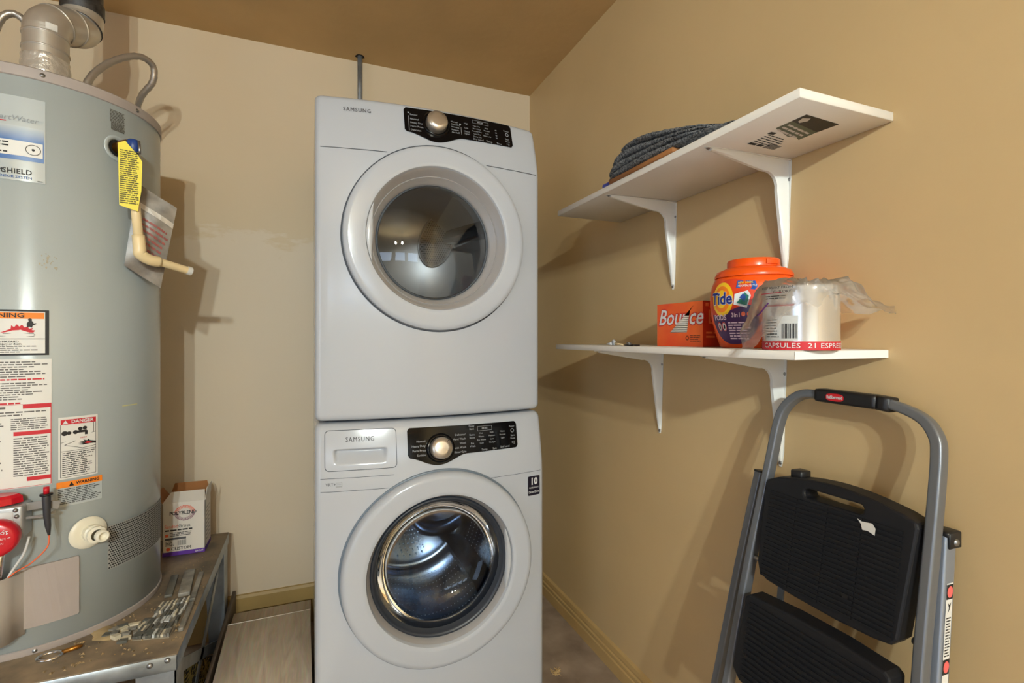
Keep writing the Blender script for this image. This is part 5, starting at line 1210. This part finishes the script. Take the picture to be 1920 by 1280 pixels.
# left rail, top loop, right rail (one bent tube); lower ends run on to the floor
U = [(0.784, 0.872, 0.012), (0.82, 0.857, 0.23), (0.856, 0.84, 0.447), (0.9, 0.826, 0.701), (0.939, 0.808, 0.922), (0.955, 0.799, 1.019), (0.962, 0.786, 1.062), (0.968, 0.755, 1.091), (0.969, 0.71, 1.097), (0.969, 0.596, 1.094), (0.968, 0.555, 1.088), (0.966, 0.518, 1.072), (0.961, 0.497, 1.045), (0.956, 0.4915, 1.015), (0.945, 0.489, 0.958), (0.934, 0.488, 0.896), (0.901, 0.486, 0.705), (0.87, 0.48, 0.52), (0.784, 0.462, 0.012)]
ufr = G().tube(smooth_path(U, 5), 1.0, section=RS, up=(1, 0, 0)).build('front_frame', LADG, la, False, 45)
G().tube([(0.9695, 0.712, 1.0968), (0.9695, 0.706, 1.0968), (0.9695, 0.6, 1.0942), (0.9695, 0.592, 1.094)], [0.95, 1.0, 1.0, 0.95], section=[(a*1.45, b*1.5) for a, b in RS], up=(1, 0, 0)).build('hand_grip', BLKP, la, True)
G().tube([(0.9695, 0.594, 1.094), (0.969, 0.57, 1.0915)], 1.0, section=[(a*1.25, b*1.5) for a, b in RS], up=(1, 0, 0)).build('grip_clip', BLKP, la, True)
fgr = lambda s, t_: (0.9695-0.0174-0.0008, 0.668-s, 1.0957+t_)
bd = blob(fgr, 0, 0, 0.0185, 0.0075, 'brand_badge', mat('badge_red', (205, 24, 36), 0.4), la, 3, 28, 3)
G().text(lambda s, t_: (0.9695-0.0174-0.0014, 0.668-s, 1.0957+t_), 'Rubbermaid', 0, 0, 0.0092, bold=0.03, sx=0.72).build('badge_lettering', PRINTW, bd)
# rear legs: tubes on the wall side
RL = rrect(-0.0148, 0.0148, -0.0105, 0.0105, 0.004, 4)
RL1 = [(a*0.8, b*0.9) for a, b in RL]
r1 = G().tube([(0.9665, 0.8555, 0.903), (0.926, 0.876, 0.677), (0.879, 0.896, 0.406), (0.811, 0.926, 0.012)], 0.95, section=RL1, up=(1, 0, 0)).build('rear_leg', LADG, la, False, 45)
G().tube([(0.9662, 0.8557, 0.9005), (0.9667, 0.8555, 0.9045)], 1.06, section=RL1, up=(1, 0, 0)).build('leg_cap', BLKP, r1)
r2 = G().tube([(0.967, 0.489, 0.886), (0.930, 0.481, 0.664), (0.889, 0.474, 0.43), (0.814, 0.459, 0.012)], 1.0, section=RL, up=(1, 0, 0)).build('rear_leg', LADL, la, False, 45)
rbox('hinge_cap', (0.9535, 0.4745, 0.866), (0.986, 0.4782, 0.892), BLKP, r2, 0.0012, 1); rbox('leg_cap', (0.9515, 0.4755, 0.884), (0.986, 0.502, 0.8935), BLKP, r2, 0.003, 2)
G().lathe([(0.0, -0.003), (0.005, -0.0025), (0.0062, 0.0)], 12, lambda r, a, h: (0.970+r*math.cos(a), 0.4743+h, 0.876+r*math.sin(a))).build('rivet', SCREW, r2, True)
# safety sticker on the near leg, facing the room's near side
def stick_fn(off):
    def fn(s, t_):   # t from top to bottom along the leg, s along x
        z = 0.79+t_; k = (0.886-z)/(0.886-0.664); x = 0.967-0.037*k; y = 0.489-0.008*k
        return (x+s, y-0.0108-off, z)
    return fn
sk = G().quad2(stick_fn(0.0004), -0.0085, 0.0085, -0.14, 0.022).build('safety_sticker', LABEL, r2)
g = G(); g.quad2(stick_fn(0.0008), -0.0085, 0.0085, -0.003, 0.02); g.quad2(stick_fn(0.0008), -0.0085, 0.0085, -0.118, -0.095); g.lines(stick_fn(0.0008), -0.006, 0.007, -0.03, -0.092, 14, seed=97, h=0.4, ragged=0.2)
g.poly2(stick_fn(0.0008), [(-0.004, -0.026), (0.002, -0.018), (0.005, -0.008), (0.001, -0.012), (-0.003, -0.009), (0.0, -0.017)]); g.build('sticker_print', PRINTK, sk)
for zz in (0.0085, -0.1065): G().disc2(stick_fn(0.0012), 0, zz, 0.0075, 0.009, 18).build('red_dot', mat('dot_red', (232, 104, 100), 0.5), sk)
# treads: moulded black plastic, folded into the frame plane
def plx(z, off): return 1.0-0.175*(1.1-z)-off
TREAD = mat('tread_rubber', (15, 16, 21), 0.6, spec=0.35)
def tread(outline, hole, name, off, depth=0.042):
    front = lambda y, z: (plx(z, off), y, z); back = lambda y, z: (plx(z, off-depth), y, z)
    st_ = slab(front, back, outline, name, STEPK, la)
    if hole:
        cut = slab(lambda y, z: (plx(z, off+0.03), y, z), lambda y, z: (plx(z, off-depth-0.03), y, z), hole, 'cut', STEPK, None)
        boolean(st_, cut)
    bv = st_.modifiers.new('b', 'BEVEL'); bv.width = 0.004; bv.segments = 2; bv.limit_method = 'ANGLE'; bv.angle_limit = math.radians(50)
    return st_
o1 = [(0.798, 0.897), (0.79, 0.905)]+[(0.79-0.285*k/14, 0.905+0.024*math.sin(PI*(0.06+0.9*k/14))) for k in range(1, 14)]+[(0.503, 0.905), (0.5, 0.895), (0.505, 0.815), (0.512, 0.712), (0.522, 0.7), (0.55, 0.696), (0.613, 0.694), (0.702, 0.6965), (0.765, 0.701), (0.784, 0.71), (0.792, 0.73)]
h1 = rrect(0.588, 0.705, 0.890, 0.908, 0.0085, 5)
t1 = tread(o1, h1, 'top_tread', 0.05)
g = G(); R = random.Random(5)
for k in range(21):
    z0 = 0.708+0.0086*k
    for (ya, yb) in ((0.52, 0.585), (0.587, 0.65), (0.652, 0.715), (0.717, 0.78)):
        dz = 0.0013*math.sin((ya-0.5)*22)
        v = [(plx(z0, 0.051), ya, z0+dz), (plx(z0, 0.051), yb, z0+0.0013*math.sin((yb-0.5)*22)), (plx(z0+0.0048, 0.051), yb, z0+0.0048+0.0013*math.sin((yb-0.5)*22)), (plx(z0+0.0048, 0.051), ya, z0+0.0048+dz)]
        g.add(v, [(0, 1, 2, 3)])
        a, b, c, d = v; e = [(p[0]-0.0014, p[1], p[2]) for p in v]
        g.add(v+e, [(4, 5, 6, 7), (0, 1, 5, 4), (1, 2, 6, 5), (2, 3, 7, 6), (3, 0, 4, 7)])
stuff(g.build('tread_ribs', TREAD, t1))
mesh('torn_label', [(plx(z, 0.0535), y, z) for y, z in ((0.595, 0.884), (0.586, 0.881), (0.568, 0.883), (0.562, 0.876), (0.562, 0.864), (0.574, 0.868), (0.584, 0.867), (0.587, 0.876))], [tuple(range(8))], mat('torn_paper', (214, 210, 202), 0.6), t1)
mesh('tread_nub', [(plx(0.745, 0.0535), y, z) for y, z in ((0.608, 0.748), (0.594, 0.747), (0.596, 0.739), (0.605, 0.739))], [(0, 1, 2, 3)], BLKP, t1)
rbox('tread_latch', (plx(0.93, 0.035), 0.727, 0.914), (plx(0.93, 0.005), 0.753, 0.934), BLKP, t1, 0.002, 1)
o2_ = [(0.8, 0.655), (0.79, 0.662), (0.7, 0.668), (0.6, 0.668), (0.52, 0.662), (0.51, 0.655), (0.5, 0.5), (0.508, 0.485), (0.56, 0.478), (0.72, 0.478), (0.79, 0.487), (0.81, 0.505)]
t2_ = tread(o2_, None, 'lower_tread', 0.062)
g = G()
for k in range(15):
    z0 = 0.495+0.0105*k; v = [(plx(z0, 0.063), 0.525, z0), (plx(z0, 0.063), 0.785, z0+0.002), (plx(z0+0.006, 0.063), 0.785, z0+0.008), (plx(z0+0.006, 0.063), 0.525, z0+0.006)]; e = [(p[0]-0.0014, p[1], p[2]) for p in v]
    g.add(v+e, [(4, 5, 6, 7), (0, 1, 5, 4), (1, 2, 6, 5), (2, 3, 7, 6), (3, 0, 4, 7)])
stuff(g.build('tread_ribs', TREAD, t2_))
for y0, y1, z in ((0.79, 0.832, 0.726), (0.5, 0.482, 0.716), (0.8, 0.842, 0.5), (0.505, 0.478, 0.5)):
    G().tube([(plx(z, 0.03), y0, z), (plx(z, 0.03), y1, z)], 0.0055, 10).build('pivot_pin', SCREW, la, True)
G().tube([(plx(0.75, 0.012), 0.757, 0.78), (plx(0.6, 0.012), 0.757, 0.55)], 1.0, section=[(0.002, 0.007), (0.002, -0.007), (-0.002, -0.007), (-0.002, 0.007)], up=(1, 0, 0)).build('link_bar', LADG, la)
for x, y in ((0.784, 0.873), (0.784, 0.461), (0.811, 0.926), (0.814, 0.459)): rbox('foot_cap', (x-0.019, y-0.015, 0.0005), (x+0.019, y+0.015, 0.03), BLKP, la, 0.003, 1)
la.rotation_euler = (-0.009, 0.02, 0.0)      # leans a little further, its top nearly touching the wall
# floor grit by the baseboard
g = G(); R = random.Random(77)
for k in range(90):
    x = R.uniform(0.73, 1.0); y = R.uniform(1.2, 2.1); s = R.uniform(0.0008, 0.003); a = R.uniform(0, 3)
    if abs(x-0.85) < 0.06 and y < 1.3: continue
    g.add([(x+s*math.cos(a+q*2.1), y+s*math.sin(a+q*2.1), 0.0004) for q in range(3)]+[(x, y, 0.0004+s*0.7)], [(0, 1, 3), (1, 2, 3), (2, 0, 3), (0, 2, 1)])
tag(stuff(g.build('floor_grit', mat('floor_grit', (150, 138, 124), 0.9))), 'loose grit scattered on the concrete floor beside the washer', 'debris')
# dried leaf clump
g = G(); R = random.Random(6)
for k in range(40):
    a = R.uniform(0, 6.28); r = R.uniform(0, 0.016); x = 0.82+r*math.cos(a); y = 1.60+r*math.sin(a); l = 0.012; b = R.uniform(0, 6.28); z = 0.002+R.uniform(0, 0.01)*(1-r/0.02)
    g.tube([(x, y, z), (x+l*math.cos(b), y+l*math.sin(b), z+R.uniform(-0.001, 0.004))], 0.0012, 4)
tag(stuff(g.build('wood_shavings', mat('shavings', (196, 166, 116), 0.8))), 'little clump of pale wood shavings on the floor by the washer', 'debris')
